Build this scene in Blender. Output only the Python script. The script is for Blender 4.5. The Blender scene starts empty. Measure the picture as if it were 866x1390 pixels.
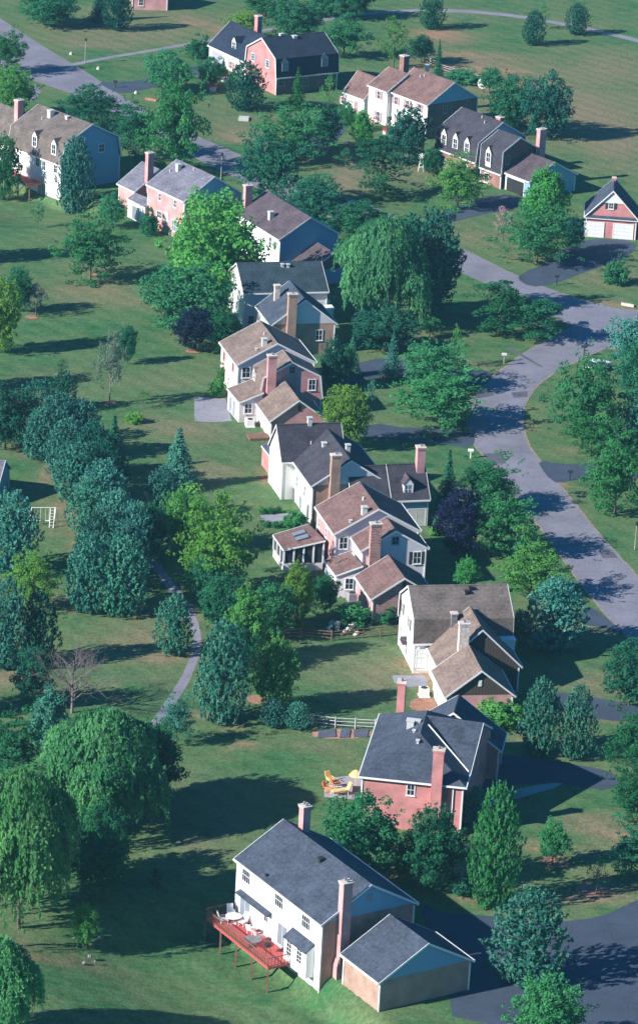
import bpy, math, random
from mathutils import Vector, Matrix, noise
from math import sin, cos, pi, radians, sqrt, atan2, hypot
random.seed(7)
scene = bpy.context.scene
COL = scene.collection
# ------------------------------------------------------------------ survey of the place
F, PITCH, CH, ROLL = 5500.0, radians(20.375), 166.87, radians(-3.15)
CP, SP, CR_, SR_ = cos(PITCH), sin(PITCH), cos(ROLL), sin(ROLL)
CROPS = {'A1':(0,120,4.33),'A2':(150,180,4.33),'A3':(270,0,4.33),'A4':(450,50,4.33),'A5':(580,120,4.33),'A6':(766,220,8.66),
 'A7':(310,230,5.4125),'A8':(300,340,5.094),'B1':(290,420,5.4125),'B2':(350,560,3.464),'B3':(360,640,3.608),'B4':(530,780,4.558),
 'B5':(470,910,3.765),'B6':(280,1080,3.936),'B7':(440,1150,3.936)}
def cr(k, x, y):
    a = CROPS[k]; return a[0]+x/a[2], a[1]+y/a[2]
def ray(px, py):
    a = (px-433)/F; b = (695-py)/F
    a, b = a*CR_+b*SR_, -a*SR_+b*CR_
    return Vector((a, CP+b*SP, -SP+b*CP))
def at(px, py, z=0.0):
    d = ray(px, py); t = (z-CH)/d.z
    return Vector((0, 0, CH))+d*t
def proj(P):
    z = P[2]-CH
    fw = P[1]*CP-z*SP; up = P[1]*SP+z*CP
    a = F*P[0]/fw; b = F*up/fw
    a, b = a*CR_-b*SR_, a*SR_+b*CR_
    return 433+a, 695-b
def sm(a, b, x):
    t = max(0.0, min(1.0, (x-a)/(b-a))); return t*t*(3-2*t)
BLK = {
'h1':('gam',-41.069,587.872,-0.832,13.135,11.524,4.082,9.716,7.201,0.880),
'h2':('gab',-20.432,564.044,-0.945,10.020,10.342,6.012,9.164,4.000,1.000),
'h2w':('gab',-27.364,575.772,-0.949,4.934,8.665,2.970,5.872,4.000,1.000),
'h3':('gam',-8.520,650.374,0.569,11.985,10.209,2.893,8.490,5.990,0.923),
'h3w':('gab',-16.005,660.580,-1.002,12.225,8.563,2.729,6.627,4.000,1.000),
'h4':('gab',14.486,627.807,-0.905,10.316,10.734,5.551,8.755,4.000,1.000),
'h4b':('gab',8.839,631.814,-0.903,5.085,8.447,5.617,8.189,4.000,1.000),
'h4w':('gab',4.069,636.604,-0.902,5.625,5.878,2.766,6.032,4.000,1.000),
'h5':('gam',21.728,605.777,-0.893,9.877,10.144,2.608,8.468,5.696,0.939),
'h5b':('gam',25.780,598.120,-0.886,5.102,7.039,2.292,7.749,5.866,0.97),
'h5g':('gab',30.796,594.824,-0.897,5.785,9.621,2.650,5.158,4.000,1.000),
'h6':('gab',40.477,574.351,-1.635,7.304,7.915,3.137,7.281,4.000,1.000),
'h7':('gab',-6.671,550.898,-1.081,14.012,9.692,5.442,8.338,4.000,1.000),
'h8':('gab',-7.257,525.119,0.253,11.756,10.311,4.798,7.542,4.000,1.000),
'h8c':('gab',-4.434,512.504,-1.303,8.569,9.109,4.175,7.646,4.000,1.000),
'h9':('gab',-7.657,494.126,-1.297,9.426,10.596,4.805,7.571,4.000,1.000),
'h9b':('gam',-4.963,484.936,-1.302,4.957,8.343,2.586,7.463,5.503,0.905),
'h9g':('gab',-4.135,478.279,-1.301,7.390,7.471,2.452,5.157,4.000,1.000),
'h10':('gab',1.635,452.522,-1.301,13.667,9.513,4.824,7.886,4.000,1.000),
'h10l':('gab',-1.809,456.691,0.274,7.934,6.645,4.801,8.456,4.000,1.000),
'h10r':('gab',9.825,448.913,0.266,4.676,6.660,3.389,6.826,4.000,1.000),
'h11':('gab',5.597,432.949,-1.312,8.938,10.257,5.579,8.457,4.000,1.000),
'h11b':('gab',8.135,427.122,-1.311,4.580,7.990,5.026,7.340,4.000,1.000),
'h11g':('gab',8.914,419.059,-1.306,7.066,7.573,2.934,5.322,4.000,1.000),
'h12':('gam',15.323,406.278,0.195,10.886,8.400,3.449,8.532,6.152,0.945),
'h12c':('gab',17.272,400.049,-1.378,6.682,9.172,2.937,7.313,4.000,1.000),
'h12g':('gab',17.136,392.727,-1.385,7.250,7.593,2.806,5.786,4.000,1.000),
'h13':('hip',11.480,368.830,-1.694,15.800,10.536,5.329,8.390,4.000,0.935),
'h13p':('gab',12.723,372.637,-1.704,12.725,8.688,4.613,9.084,4.000,1.000),
'h13g':('gab',14.899,377.234,-1.699,4.736,10.175,3.298,6.973,4.000,1.000),
'h14':('gab',2.435,337.354,-1.001,15.409,10.417,5.512,8.511,4.000,1.000),
'h14g':('gab',10.121,327.726,-0.998,6.419,10.215,2.985,5.847,4.000,1.000),
}
def local(k, x, y):
    b = BLK[k]; dx, dy = x-b[1], y-b[2]; c, s = cos(b[3]), sin(b[3])
    return dx*c+dy*s, -dx*s+dy*c
def T(x, y):
    """terrain: the lawn drops a storey behind two of the houses"""
    z = 0.0
    for k, dep in (('h14', 2.5), ('h1', 2.3)):
        u, v = local(k, x, y); L = BLK[k][4]; W = BLK[k][5]
        d = -v-W/2
        z -= dep*sm(-1.6, 0.8, d)*(1-sm(7, 26, d))*sm(-L/2-9, -L/2+1, u)*(1-sm(L/2+1, L/2+16, u))
    return z
def G(px, py, dz=0.0):
    z = 0.0
    for _ in range(12):
        p = at(px, py, z+dz); z = 0.5*z+0.5*T(p.x, p.y)
    return at(px, py, z+dz)
def ppm(py): return CP*(py+1348)/CH          # photo pixels per metre at a row

# ------------------------------------------------------------------ materials
MATS = {}
def newmat(name):
    m = bpy.data.materials.new(name); m.use_nodes = True
    nt = m.node_tree; nt.nodes.clear(); MATS[name] = m
    out = nt.nodes.new('ShaderNodeOutputMaterial')
    return m, nt, out
def N(nt, t, **kw):
    n = nt.nodes.new(t)
    for k, v in kw.items():
        if k in n.inputs: n.inputs[k].default_value = v
        else: setattr(n, k, v)
    return n
def surf(name, col, rough=.8, var=.25, scale=3.0, fine=12.0, bands=None, bump=.0, metal=0.0, spec=.3):
    """painted / mineral surface: colour broken by two noises and optional courses along z"""
    m, nt, out = newmat(name); L = nt.links.new
    bs = N(nt, 'ShaderNodeBsdfPrincipled', Roughness=rough, Metallic=metal)
    bs.inputs['Specular IOR Level'].default_value = spec
    L(bs.outputs[0], out.inputs[0])
    tc = N(nt, 'ShaderNodeNewGeometry')
    n1 = N(nt, 'ShaderNodeTexNoise', Scale=1/scale, Detail=3.0); n2 = N(nt, 'ShaderNodeTexNoise', Scale=fine, Detail=2.0)
    L(tc.outputs['Position'], n1.inputs['Vector']); L(tc.outputs['Position'], n2.inputs['Vector'])
    ad = N(nt, 'ShaderNodeMath', operation='ADD'); L(n1.outputs[0], ad.inputs[0]); L(n2.outputs[0], ad.inputs[1])
    mr = N(nt, 'ShaderNodeMapRange'); mr.inputs[1].default_value = .7; mr.inputs[2].default_value = 1.3
    mr.inputs[3].default_value = 1-var; mr.inputs[4].default_value = 1+var; L(ad.outputs[0], mr.inputs[0])
    fac = mr.outputs[0]
    if bands:
        sp = N(nt, 'ShaderNodeSeparateXYZ'); L(tc.outputs['Position'], sp.inputs[0])
        w = N(nt, 'ShaderNodeMath', operation='MULTIPLY'); L(sp.outputs[2], w.inputs[0]); w.inputs[1].default_value = 1/bands[0]
        fr = N(nt, 'ShaderNodeMath', operation='FRACT'); L(w.outputs[0], fr.inputs[0])
        m2 = N(nt, 'ShaderNodeMapRange'); L(fr.outputs[0], m2.inputs[0]); m2.inputs[1].default_value = 0; m2.inputs[2].default_value = .3
        m2.inputs[3].default_value = 1-bands[1]; m2.inputs[4].default_value = 1
        mu = N(nt, 'ShaderNodeMath', operation='MULTIPLY'); L(fac, mu.inputs[0]); L(m2.outputs[0], mu.inputs[1]); fac = mu.outputs[0]
    vm = N(nt, 'ShaderNodeVectorMath', operation='SCALE'); vm.inputs[0].default_value = col; L(fac, vm.inputs['Scale'])
    L(vm.outputs[0], bs.inputs['Base Color'])
    if bump:
        bp = N(nt, 'ShaderNodeBump', Strength=bump, Distance=.05); L(n2.outputs[0], bp.inputs['Height']); L(bp.outputs[0], bs.inputs['Normal'])
    return m
def planks(name, col, rough=.8, width=.3):
    """vertical boards: darker grooves along a horizontal direction"""
    m, nt, out = newmat(name); L = nt.links.new
    bs = N(nt, 'ShaderNodeBsdfPrincipled', Roughness=rough); L(bs.outputs[0], out.inputs[0])
    g = N(nt, 'ShaderNodeNewGeometry'); sp = N(nt, 'ShaderNodeSeparateXYZ'); L(g.outputs['Position'], sp.inputs[0])
    w = N(nt, 'ShaderNodeMath', operation='MULTIPLY'); L(sp.outputs[0], w.inputs[0]); w.inputs[1].default_value = 1/width
    fr = N(nt, 'ShaderNodeMath', operation='FRACT'); L(w.outputs[0], fr.inputs[0])
    m2 = N(nt, 'ShaderNodeMapRange'); L(fr.outputs[0], m2.inputs[0]); m2.inputs[1].default_value = 0; m2.inputs[2].default_value = .35
    m2.inputs[3].default_value = .35; m2.inputs[4].default_value = 1.1
    vm = N(nt, 'ShaderNodeVectorMath', operation='SCALE'); vm.inputs[0].default_value = col; L(m2.outputs[0], vm.inputs['Scale'])
    L(vm.outputs[0], bs.inputs['Base Color']); return m
def brick(name, c1, c2, mortar, big=1.0):
    m, nt, out = newmat(name); L = nt.links.new
    bs = N(nt, 'ShaderNodeBsdfPrincipled', Roughness=.9); bs.inputs['Specular IOR Level'].default_value = .15
    L(bs.outputs[0], out.inputs[0])
    g = N(nt, 'ShaderNodeNewGeometry'); sp = N(nt, 'ShaderNodeSeparateXYZ'); L(g.outputs['Position'], sp.inputs[0])
    ad = N(nt, 'ShaderNodeMath', operation='ADD'); L(sp.outputs[0], ad.inputs[0]); L(sp.outputs[1], ad.inputs[1])
    cb = N(nt, 'ShaderNodeCombineXYZ'); L(ad.outputs[0], cb.inputs[0]); L(sp.outputs[2], cb.inputs[1])
    br = N(nt, 'ShaderNodeTexBrick', Scale=1.0); L(cb.outputs[0], br.inputs['Vector'])
    br.inputs['Color1'].default_value = (*c1, 1); br.inputs['Color2'].default_value = (*c2, 1); br.inputs['Mortar'].default_value = (*mortar, 1)
    br.inputs['Brick Width'].default_value = .24*big; br.inputs['Row Height'].default_value = .085*big; br.inputs['Mortar Size'].default_value = .012*big
    n = N(nt, 'ShaderNodeTexNoise', Scale=.7, Detail=5.0); L(g.outputs['Position'], n.inputs['Vector'])
    mr = N(nt, 'ShaderNodeMapRange'); L(n.outputs[0], mr.inputs[0]); mr.inputs[1].default_value = .3; mr.inputs[2].default_value = .7
    mr.inputs[3].default_value = .78; mr.inputs[4].default_value = 1.2
    vm = N(nt, 'ShaderNodeVectorMath', operation='SCALE'); L(br.outputs[0], vm.inputs[0]); L(mr.outputs[0], vm.inputs['Scale'])
    L(vm.outputs[0], bs.inputs['Base Color']); return m
def glass(name, col, rough=.12):
    m, nt, out = newmat(name)
    bs = N(nt, 'ShaderNodeBsdfPrincipled', Roughness=rough); bs.inputs['Base Color'].default_value = (*col, 1)
    bs.inputs['Specular IOR Level'].default_value = .6; nt.links.new(bs.outputs[0], out.inputs[0]); return m
def leafmat(name, col, col2, trans=.38, hue=.0):
    m, nt, out = newmat(name); L = nt.links.new
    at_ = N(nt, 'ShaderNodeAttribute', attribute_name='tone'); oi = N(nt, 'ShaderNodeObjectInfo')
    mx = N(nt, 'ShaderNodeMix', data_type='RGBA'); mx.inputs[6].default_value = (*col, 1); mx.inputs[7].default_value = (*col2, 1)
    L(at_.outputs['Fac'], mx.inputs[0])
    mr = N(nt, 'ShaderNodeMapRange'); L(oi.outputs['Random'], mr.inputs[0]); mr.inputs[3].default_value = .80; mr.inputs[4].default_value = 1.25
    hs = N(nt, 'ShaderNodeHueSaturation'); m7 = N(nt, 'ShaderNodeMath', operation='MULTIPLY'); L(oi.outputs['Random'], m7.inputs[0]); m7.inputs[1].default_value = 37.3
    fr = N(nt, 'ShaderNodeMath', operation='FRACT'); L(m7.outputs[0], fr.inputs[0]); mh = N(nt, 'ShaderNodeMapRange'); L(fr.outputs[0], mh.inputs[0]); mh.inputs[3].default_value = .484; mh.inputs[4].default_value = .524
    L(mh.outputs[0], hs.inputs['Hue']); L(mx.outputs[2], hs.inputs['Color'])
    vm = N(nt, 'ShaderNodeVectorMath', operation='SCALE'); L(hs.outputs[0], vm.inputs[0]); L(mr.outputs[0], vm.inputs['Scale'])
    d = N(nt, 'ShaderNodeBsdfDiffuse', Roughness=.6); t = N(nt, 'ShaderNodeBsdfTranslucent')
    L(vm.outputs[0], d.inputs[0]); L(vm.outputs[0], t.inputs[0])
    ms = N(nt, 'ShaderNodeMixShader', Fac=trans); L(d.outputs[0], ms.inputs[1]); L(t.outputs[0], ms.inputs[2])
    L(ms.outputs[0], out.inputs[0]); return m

M = MATS
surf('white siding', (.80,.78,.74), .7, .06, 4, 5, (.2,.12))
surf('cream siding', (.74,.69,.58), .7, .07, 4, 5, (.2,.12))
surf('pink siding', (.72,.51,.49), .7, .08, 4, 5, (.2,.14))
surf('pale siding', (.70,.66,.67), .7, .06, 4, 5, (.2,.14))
surf('shade blue siding', (.22,.40,.54), .7, .08, 4, 5, (.2,.14))  # blue of the shaded gables is put into this siding's base colour
surf('white trim', (.80,.79,.76), .6, .05)
surf('grey trim', (.30,.34,.38), .6, .05)
surf('off white metal', (.70,.68,.64), .45, .12, 1, 6, metal=.2)
brick('salmon brick', (.56,.20,.19), (.49,.165,.16), (.52,.31,.29))
brick('pink brick', (.60,.27,.26), (.54,.23,.23), (.58,.40,.38))
brick('tan brick', (.42,.26,.19), (.36,.21,.16), (.44,.33,.27))
brick('mottled brick', (.46,.22,.18), (.24,.10,.09), (.52,.40,.36), 2.2)
brick('red brick', (.30,.13,.11), (.24,.10,.09), (.32,.22,.19))
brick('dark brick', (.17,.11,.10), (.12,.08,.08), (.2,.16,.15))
for nm, c in (('brown roof',(.165,.098,.088)),('tan roof',(.190,.140,.116)),('taupe roof',(.145,.118,.103)),('slate roof',(.052,.066,.092)),
              ('navy roof',(.018,.028,.050)),('charcoal roof',(.050,.048,.060)),('plum roof',(.085,.064,.074)),('grey roof',(.155,.150,.185)),
              ('teal roof',(.030,.052,.066))):
    surf(nm, c, .92, .36, 1.6, 3.2, (.28,.16), .4)
planks('dark boards', (.075,.058,.045), .8, .32)
planks('red deck boards', (.48,.085,.075), .8, .14)
surf('brown timber', (.20,.11,.075), .8, .2, 1, 8)
surf('weathered timber', (.33,.29,.25), .85, .25, 1, 8)
surf('black metal', (.03,.03,.032), .5, .1)
surf('dark shutter', (.045,.045,.05), .6, .1)
surf('rose shutter', (.42,.20,.20), .6, .1)
surf('grey shutter', (.30,.28,.32), .6, .1)
surf('white garage door', (.78,.76,.72), .6, .04, 2, 4, (.55,.2))
surf('grey garage door', (.36,.37,.42), .6, .05, 2, 4, (.55,.25))
surf('yellow plastic', (.78,.55,.20), .5, .05)
surf('orange cushion', (.72,.20,.05), .7, .08)
surf('white plastic', (.78,.77,.74), .4, .04)
surf('red paint', (.60,.06,.05), .5, .05)
surf('pale stone', (.62,.52,.45), .9, .25, .5, 4)
surf('dark stone', (.20,.19,.20), .9, .3, .5, 4)
surf('car paint white', (.78,.78,.78), .25, .02)
surf('bark', (.13,.10,.075), .95, .3, .6, 9)
surf('pale bark', (.21,.165,.155), .95, .25, .6, 9)
surf('mulch', (.34,.17,.11), .95, .3, .6, 5)
surf('red clay', (.42,.23,.15), .95, .3, .8, 4)
surf('concrete', (.34,.33,.34), .9, .16, 2, 5)
surf('aged fence', (.46,.45,.46), .85, .2, 1, 6)
surf('verge gravel', (.26,.21,.17), .95, .35, .8, 5)
surf('paving', (.27,.265,.29), .9, .18, 1.2, 3)
surf('tarp', (.10,.11,.14), .8, .2, 1, 3)
glass('window glass', (.025,.035,.05))
glass('pale glass', (.20,.24,.28), .2)
leafmat('mid leaf', (.032,.185,.075), (.088,.335,.125))
leafmat('bright leaf', (.060,.260,.065), (.140,.420,.100))
leafmat('yellow leaf', (.115,.300,.050), (.220,.440,.085))
leafmat('deep leaf', (.018,.135,.068), (.055,.255,.115))
leafmat('blue needle', (.022,.150,.105), (.115,.340,.235), .15)
leafmat('dark needle', (.012,.090,.060), (.036,.165,.100), .12)
leafmat('willow leaf', (.060,.250,.085), (.170,.430,.150))
leafmat('purple leaf', (.010,.018,.045), (.024,.034,.075), .15)
leafmat('grey leaf', (.17,.25,.17), (.27,.36,.25))
leafmat('blossom', (.50,.30,.30), (.66,.46,.44))
leafmat('red flower', (.50,.06,.06), (.62,.14,.12))
def asphalt(name, c, streak=.0):
    m, nt, out = newmat(name); L = nt.links.new
    bs = N(nt, 'ShaderNodeBsdfPrincipled', Roughness=.9); bs.inputs['Specular IOR Level'].default_value = .2; L(bs.outputs[0], out.inputs[0])
    g = N(nt, 'ShaderNodeNewGeometry')
    n1 = N(nt, 'ShaderNodeTexNoise', Scale=.22, Detail=5.0, Roughness=.65); n2 = N(nt, 'ShaderNodeTexNoise', Scale=4.0, Detail=3.0)
    L(g.outputs['Position'], n1.inputs['Vector']); L(g.outputs['Position'], n2.inputs['Vector'])
    r1 = N(nt, 'ShaderNodeMapRange'); L(n1.outputs[0], r1.inputs[0]); r1.inputs[1].default_value=.35; r1.inputs[2].default_value=.68; r1.inputs[3].default_value=.82; r1.inputs[4].default_value=1.14
    r2 = N(nt, 'ShaderNodeMapRange'); L(n2.outputs[0], r2.inputs[0]); r2.inputs[1].default_value=.3; r2.inputs[2].default_value=.7; r2.inputs[3].default_value=.88; r2.inputs[4].default_value=1.12
    mu = N(nt, 'ShaderNodeMath', operation='MULTIPLY'); L(r1.outputs[0], mu.inputs[0]); L(r2.outputs[0], mu.inputs[1])
    vo = N(nt, 'ShaderNodeTexVoronoi', Scale=.16, feature='DISTANCE_TO_EDGE'); 
    ds = N(nt, 'ShaderNodeVectorMath', operation='ADD'); L(g.outputs['Position'], ds.inputs[0]); L(n2.outputs['Color'], ds.inputs[1]); L(ds.outputs[0], vo.inputs['Vector'])
    r3 = N(nt, 'ShaderNodeMapRange'); L(vo.outputs[0], r3.inputs[0]); r3.inputs[1].default_value=0; r3.inputs[2].default_value=.012; r3.inputs[3].default_value=.80; r3.inputs[4].default_value=1
    m3 = N(nt, 'ShaderNodeMath', operation='MULTIPLY'); L(mu.outputs[0], m3.inputs[0]); L(r3.outputs[0], m3.inputs[1])
    vm = N(nt, 'ShaderNodeVectorMath', operation='SCALE'); vm.inputs[0].default_value = c; L(m3.outputs[0], vm.inputs['Scale'])
    L(vm.outputs[0], bs.inputs['Base Color']); return m
asphalt('road asphalt', (.215,.208,.243))
asphalt('driveway asphalt', (.058,.078,.110))
asphalt('patched asphalt', (.115,.110,.135))
asphalt('path asphalt', (.25,.235,.27))
def grassmat():
    m, nt, out = newmat('lawn grass'); L = nt.links.new
    bs = N(nt, 'ShaderNodeBsdfPrincipled', Roughness=.95); bs.inputs['Specular IOR Level'].default_value = .05; L(bs.outputs[0], out.inputs[0])
    g = N(nt, 'ShaderNodeNewGeometry'); at_ = N(nt, 'ShaderNodeAttribute', attribute_name='tone')
    sp = N(nt, 'ShaderNodeSeparateColor'); L(at_.outputs['Color'], sp.inputs[0])
    def noise_(s, d=4.0, r=.6, lo=.35, hi=.65, a=0.0, b=1.0, src=None):
        n = N(nt, 'ShaderNodeTexNoise', Scale=s, Detail=d, Roughness=r); L(src or g.outputs['Position'], n.inputs['Vector'])
        q = N(nt, 'ShaderNodeMapRange'); L(n.outputs[0], q.inputs[0]); q.inputs[1].default_value=lo; q.inputs[2].default_value=hi; q.inputs[3].default_value=a; q.inputs[4].default_value=b
        return q.outputs[0]
    def math_(op, a, b):
        n = N(nt, 'ShaderNodeMath', operation=op)
        for i, x in enumerate((a, b)):
            if isinstance(x, (int, float)): n.inputs[i].default_value = x
            else: L(x, n.inputs[i])
        n.use_clamp = op in ('ADD',) ; return n.outputs[0]
    def mix(f, a, b):
        n = N(nt, 'ShaderNodeMix', data_type='RGBA'); L(f, n.inputs[0])
        for i, x in ((6, a), (7, b)):
            if isinstance(x, tuple): n.inputs[i].default_value = (*x, 1)
            else: L(x, n.inputs[i])
        return n.outputs[2]
    patch = noise_(.09, 7, .70, .40, .60)
    mid = noise_(.40, 6, .74, .38, .62)
    # mowing lanes
    mp = N(nt, 'ShaderNodeMapping'); L(g.outputs['Position'], mp.inputs[0]); mp.inputs['Rotation'].default_value = (0,0,.42)
    mp.inputs['Scale'].default_value = (.035,.75,.3)
    lane = noise_(1.0, 3, .6, .38, .62, 0, 1, mp.outputs[0])
    mp2 = N(nt, 'ShaderNodeMapping'); L(g.outputs['Position'], mp2.inputs[0]); mp2.inputs['Rotation'].default_value = (0,0,-.75)
    wv = N(nt, 'ShaderNodeTexWave', Scale=.11, Distortion=2.5, Detail=2.0); L(mp2.outputs[0], wv.inputs[0])
    wl = N(nt, 'ShaderNodeMapRange'); L(wv.outputs['Fac'], wl.inputs[0]); wl.inputs[3].default_value=.94; wl.inputs[4].default_value=1.07
    base = mix(mid, (.020,.112,.040), (.058,.168,.060))
    base = mix(patch, base, (.108,.168,.068))
    base = mix(math_('MULTIPLY', lane, .35), base, (.150,.184,.088))
    # attribute: red = dry, green = bare soil, blue = lush
    dry = math_('ADD', math_('MULTIPLY', sp.outputs[0], .9), math_('MULTIPLY', math_('MULTIPLY', sp.outputs[0], mid), .5))
    base = mix(dry, base, (.215,.178,.108))
    base = mix(math_('MULTIPLY', sp.outputs[2], .8), base, (.016,.132,.040))
    soil = math_('MULTIPLY', sp.outputs[1], noise_(.8, 4, .7, .33, .52))
    base = mix(soil, base, (.36,.20,.125))
    fine = noise_(1.9, 6, .78, .30, .70, .58, 1.40)
    f2 = math_('MULTIPLY', fine, wl.outputs[0])
    vm = N(nt, 'ShaderNodeVectorMath', operation='SCALE'); L(base, vm.inputs[0]); L(f2, vm.inputs['Scale'])
    L(vm.outputs[0], bs.inputs['Base Color'])
    n = N(nt, 'ShaderNodeTexNoise', Scale=5.0, Detail=3.0); L(g.outputs['Position'], n.inputs['Vector'])
    bp = N(nt, 'ShaderNodeBump', Strength=.5, Distance=.12); L(n.outputs[0], bp.inputs['Height']); L(bp.outputs[0], bs.inputs['Normal'])
grassmat()

# ------------------------------------------------------------------ mesh helpers
ROOTM = {}
class MB:
    def __init__(s): s.v = []; s.f = []; s.m = []
    def poly(s, pts, m=0):
        i = len(s.v); s.v += [Vector(p) for p in pts]; s.f.append(list(range(i, i+len(pts)))); s.m.append(m)
    def hexa(s, lo, hi, m=0):
        """lo, hi: four points each (same winding)"""
        i = len(s.v); s.v += [Vector(p) for p in lo]+[Vector(p) for p in hi]; n = len(lo)
        s.f.append([i+k for k in reversed(range(n))]); s.m.append(m)
        s.f.append([i+n+k for k in range(n)]); s.m.append(m)
        for k in range(n):
            s.f.append([i+k, i+(k+1) % n, i+n+(k+1) % n, i+n+k]); s.m.append(m)
    def box(s, c, ax, ay, sx, sy, z0, z1, m=0, tap=1.0):
        """box on centre c (xy), unit axes ax, ay, half sizes sx, sy"""
        c = Vector((c[0], c[1], 0)); q = [(-1,-1),(1,-1),(1,1),(-1,1)]
        s.hexa([c+ax*sx*a+ay*sy*b+Vector((0,0,z0)) for a, b in q], [c+ax*sx*tap*a+ay*sy*tap*b+Vector((0,0,z1)) for a, b in q], m)
    def tube(s, pts, rad, n=6, m=0, cap=True):
        rings = []; pts = [Vector(p) for p in pts]
        for k, p in enumerate(pts):
            d = (pts[min(k+1, len(pts)-1)]-pts[max(k-1, 0)]).normalized()
            a = d.cross(Vector((0,0,1)) if abs(d.z) < .9 else Vector((1,0,0))).normalized(); b = d.cross(a)
            r = rad[k] if isinstance(rad, (list, tuple)) else rad
            i = len(s.v); s.v += [p+a*r*cos(2*pi*j/n)+b*r*sin(2*pi*j/n) for j in range(n)]; rings.append(i)
        for i, j in zip(rings, rings[1:]):
            for k in range(n): s.f.append([i+k, i+(k+1) % n, j+(k+1) % n, j+k]); s.m.append(m)
        if cap:
            s.f.append([rings[0]+k for k in range(n)]); s.m.append(m); s.f.append([rings[-1]+k for k in reversed(range(n))]); s.m.append(m)
    def build(s, name, mats, parent=None, smooth=False):
        me = bpy.data.meshes.new(name)
        inv = None
        if parent is not None: inv = ROOTM[parent.name].inverted()
        me.from_pydata([tuple(inv @ v) if inv else tuple(v) for v in s.v], [], s.f)
        for m in (mats if isinstance(mats, (list, tuple)) else [mats]): me.materials.append(M[m])
        for i, p in enumerate(me.polygons): p.material_index = s.m[i]; p.use_smooth = smooth
        import bmesh
        bm = bmesh.new(); bm.from_mesh(me); bmesh.ops.recalc_face_normals(bm, faces=bm.faces); bm.to_mesh(me); bm.free()
        o = bpy.data.objects.new(name, me); COL.objects.link(o)
        if parent is not None:
            o.parent = parent; ROOTM[o.name] = ROOTM[parent.name]
        return o
def tag(o, label, cat, group=None, kind=None):
    if label: o['label'] = label
    if cat: o['category'] = cat
    if group: o['group'] = group
    if kind: o['kind'] = kind
    return o
def root(name, p, th, label, cat, group=None):
    o = bpy.data.objects.new(name, None); COL.objects.link(o); o.empty_display_size = .5
    m = Matrix.Translation(Vector((p[0], p[1], p[2] if len(p) > 2 else 0))) @ Matrix.Rotation(th, 4, 'Z')
    o.matrix_world = m; o.location = m.to_translation(); o.rotation_euler = (0, 0, th); ROOTM[o.name] = m
    return tag(o, label, cat, group)
def solo(mb, name, mats, p, label, cat, group=None, smooth=False):
    """a thing that is one mesh, with its origin at its base"""
    p = Vector((p[0], p[1], p[2] if len(p) > 2 else 0)); mb.v = [v-p for v in mb.v]
    o = mb.build(name, mats, None, smooth); o.location = p; ROOTM[o.name] = Matrix.Translation(p)
    return tag(o, label, cat, group)
def struct(mb, name, mats):
    o = mb.build(name, mats); o['kind'] = 'structure'; return o

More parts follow.
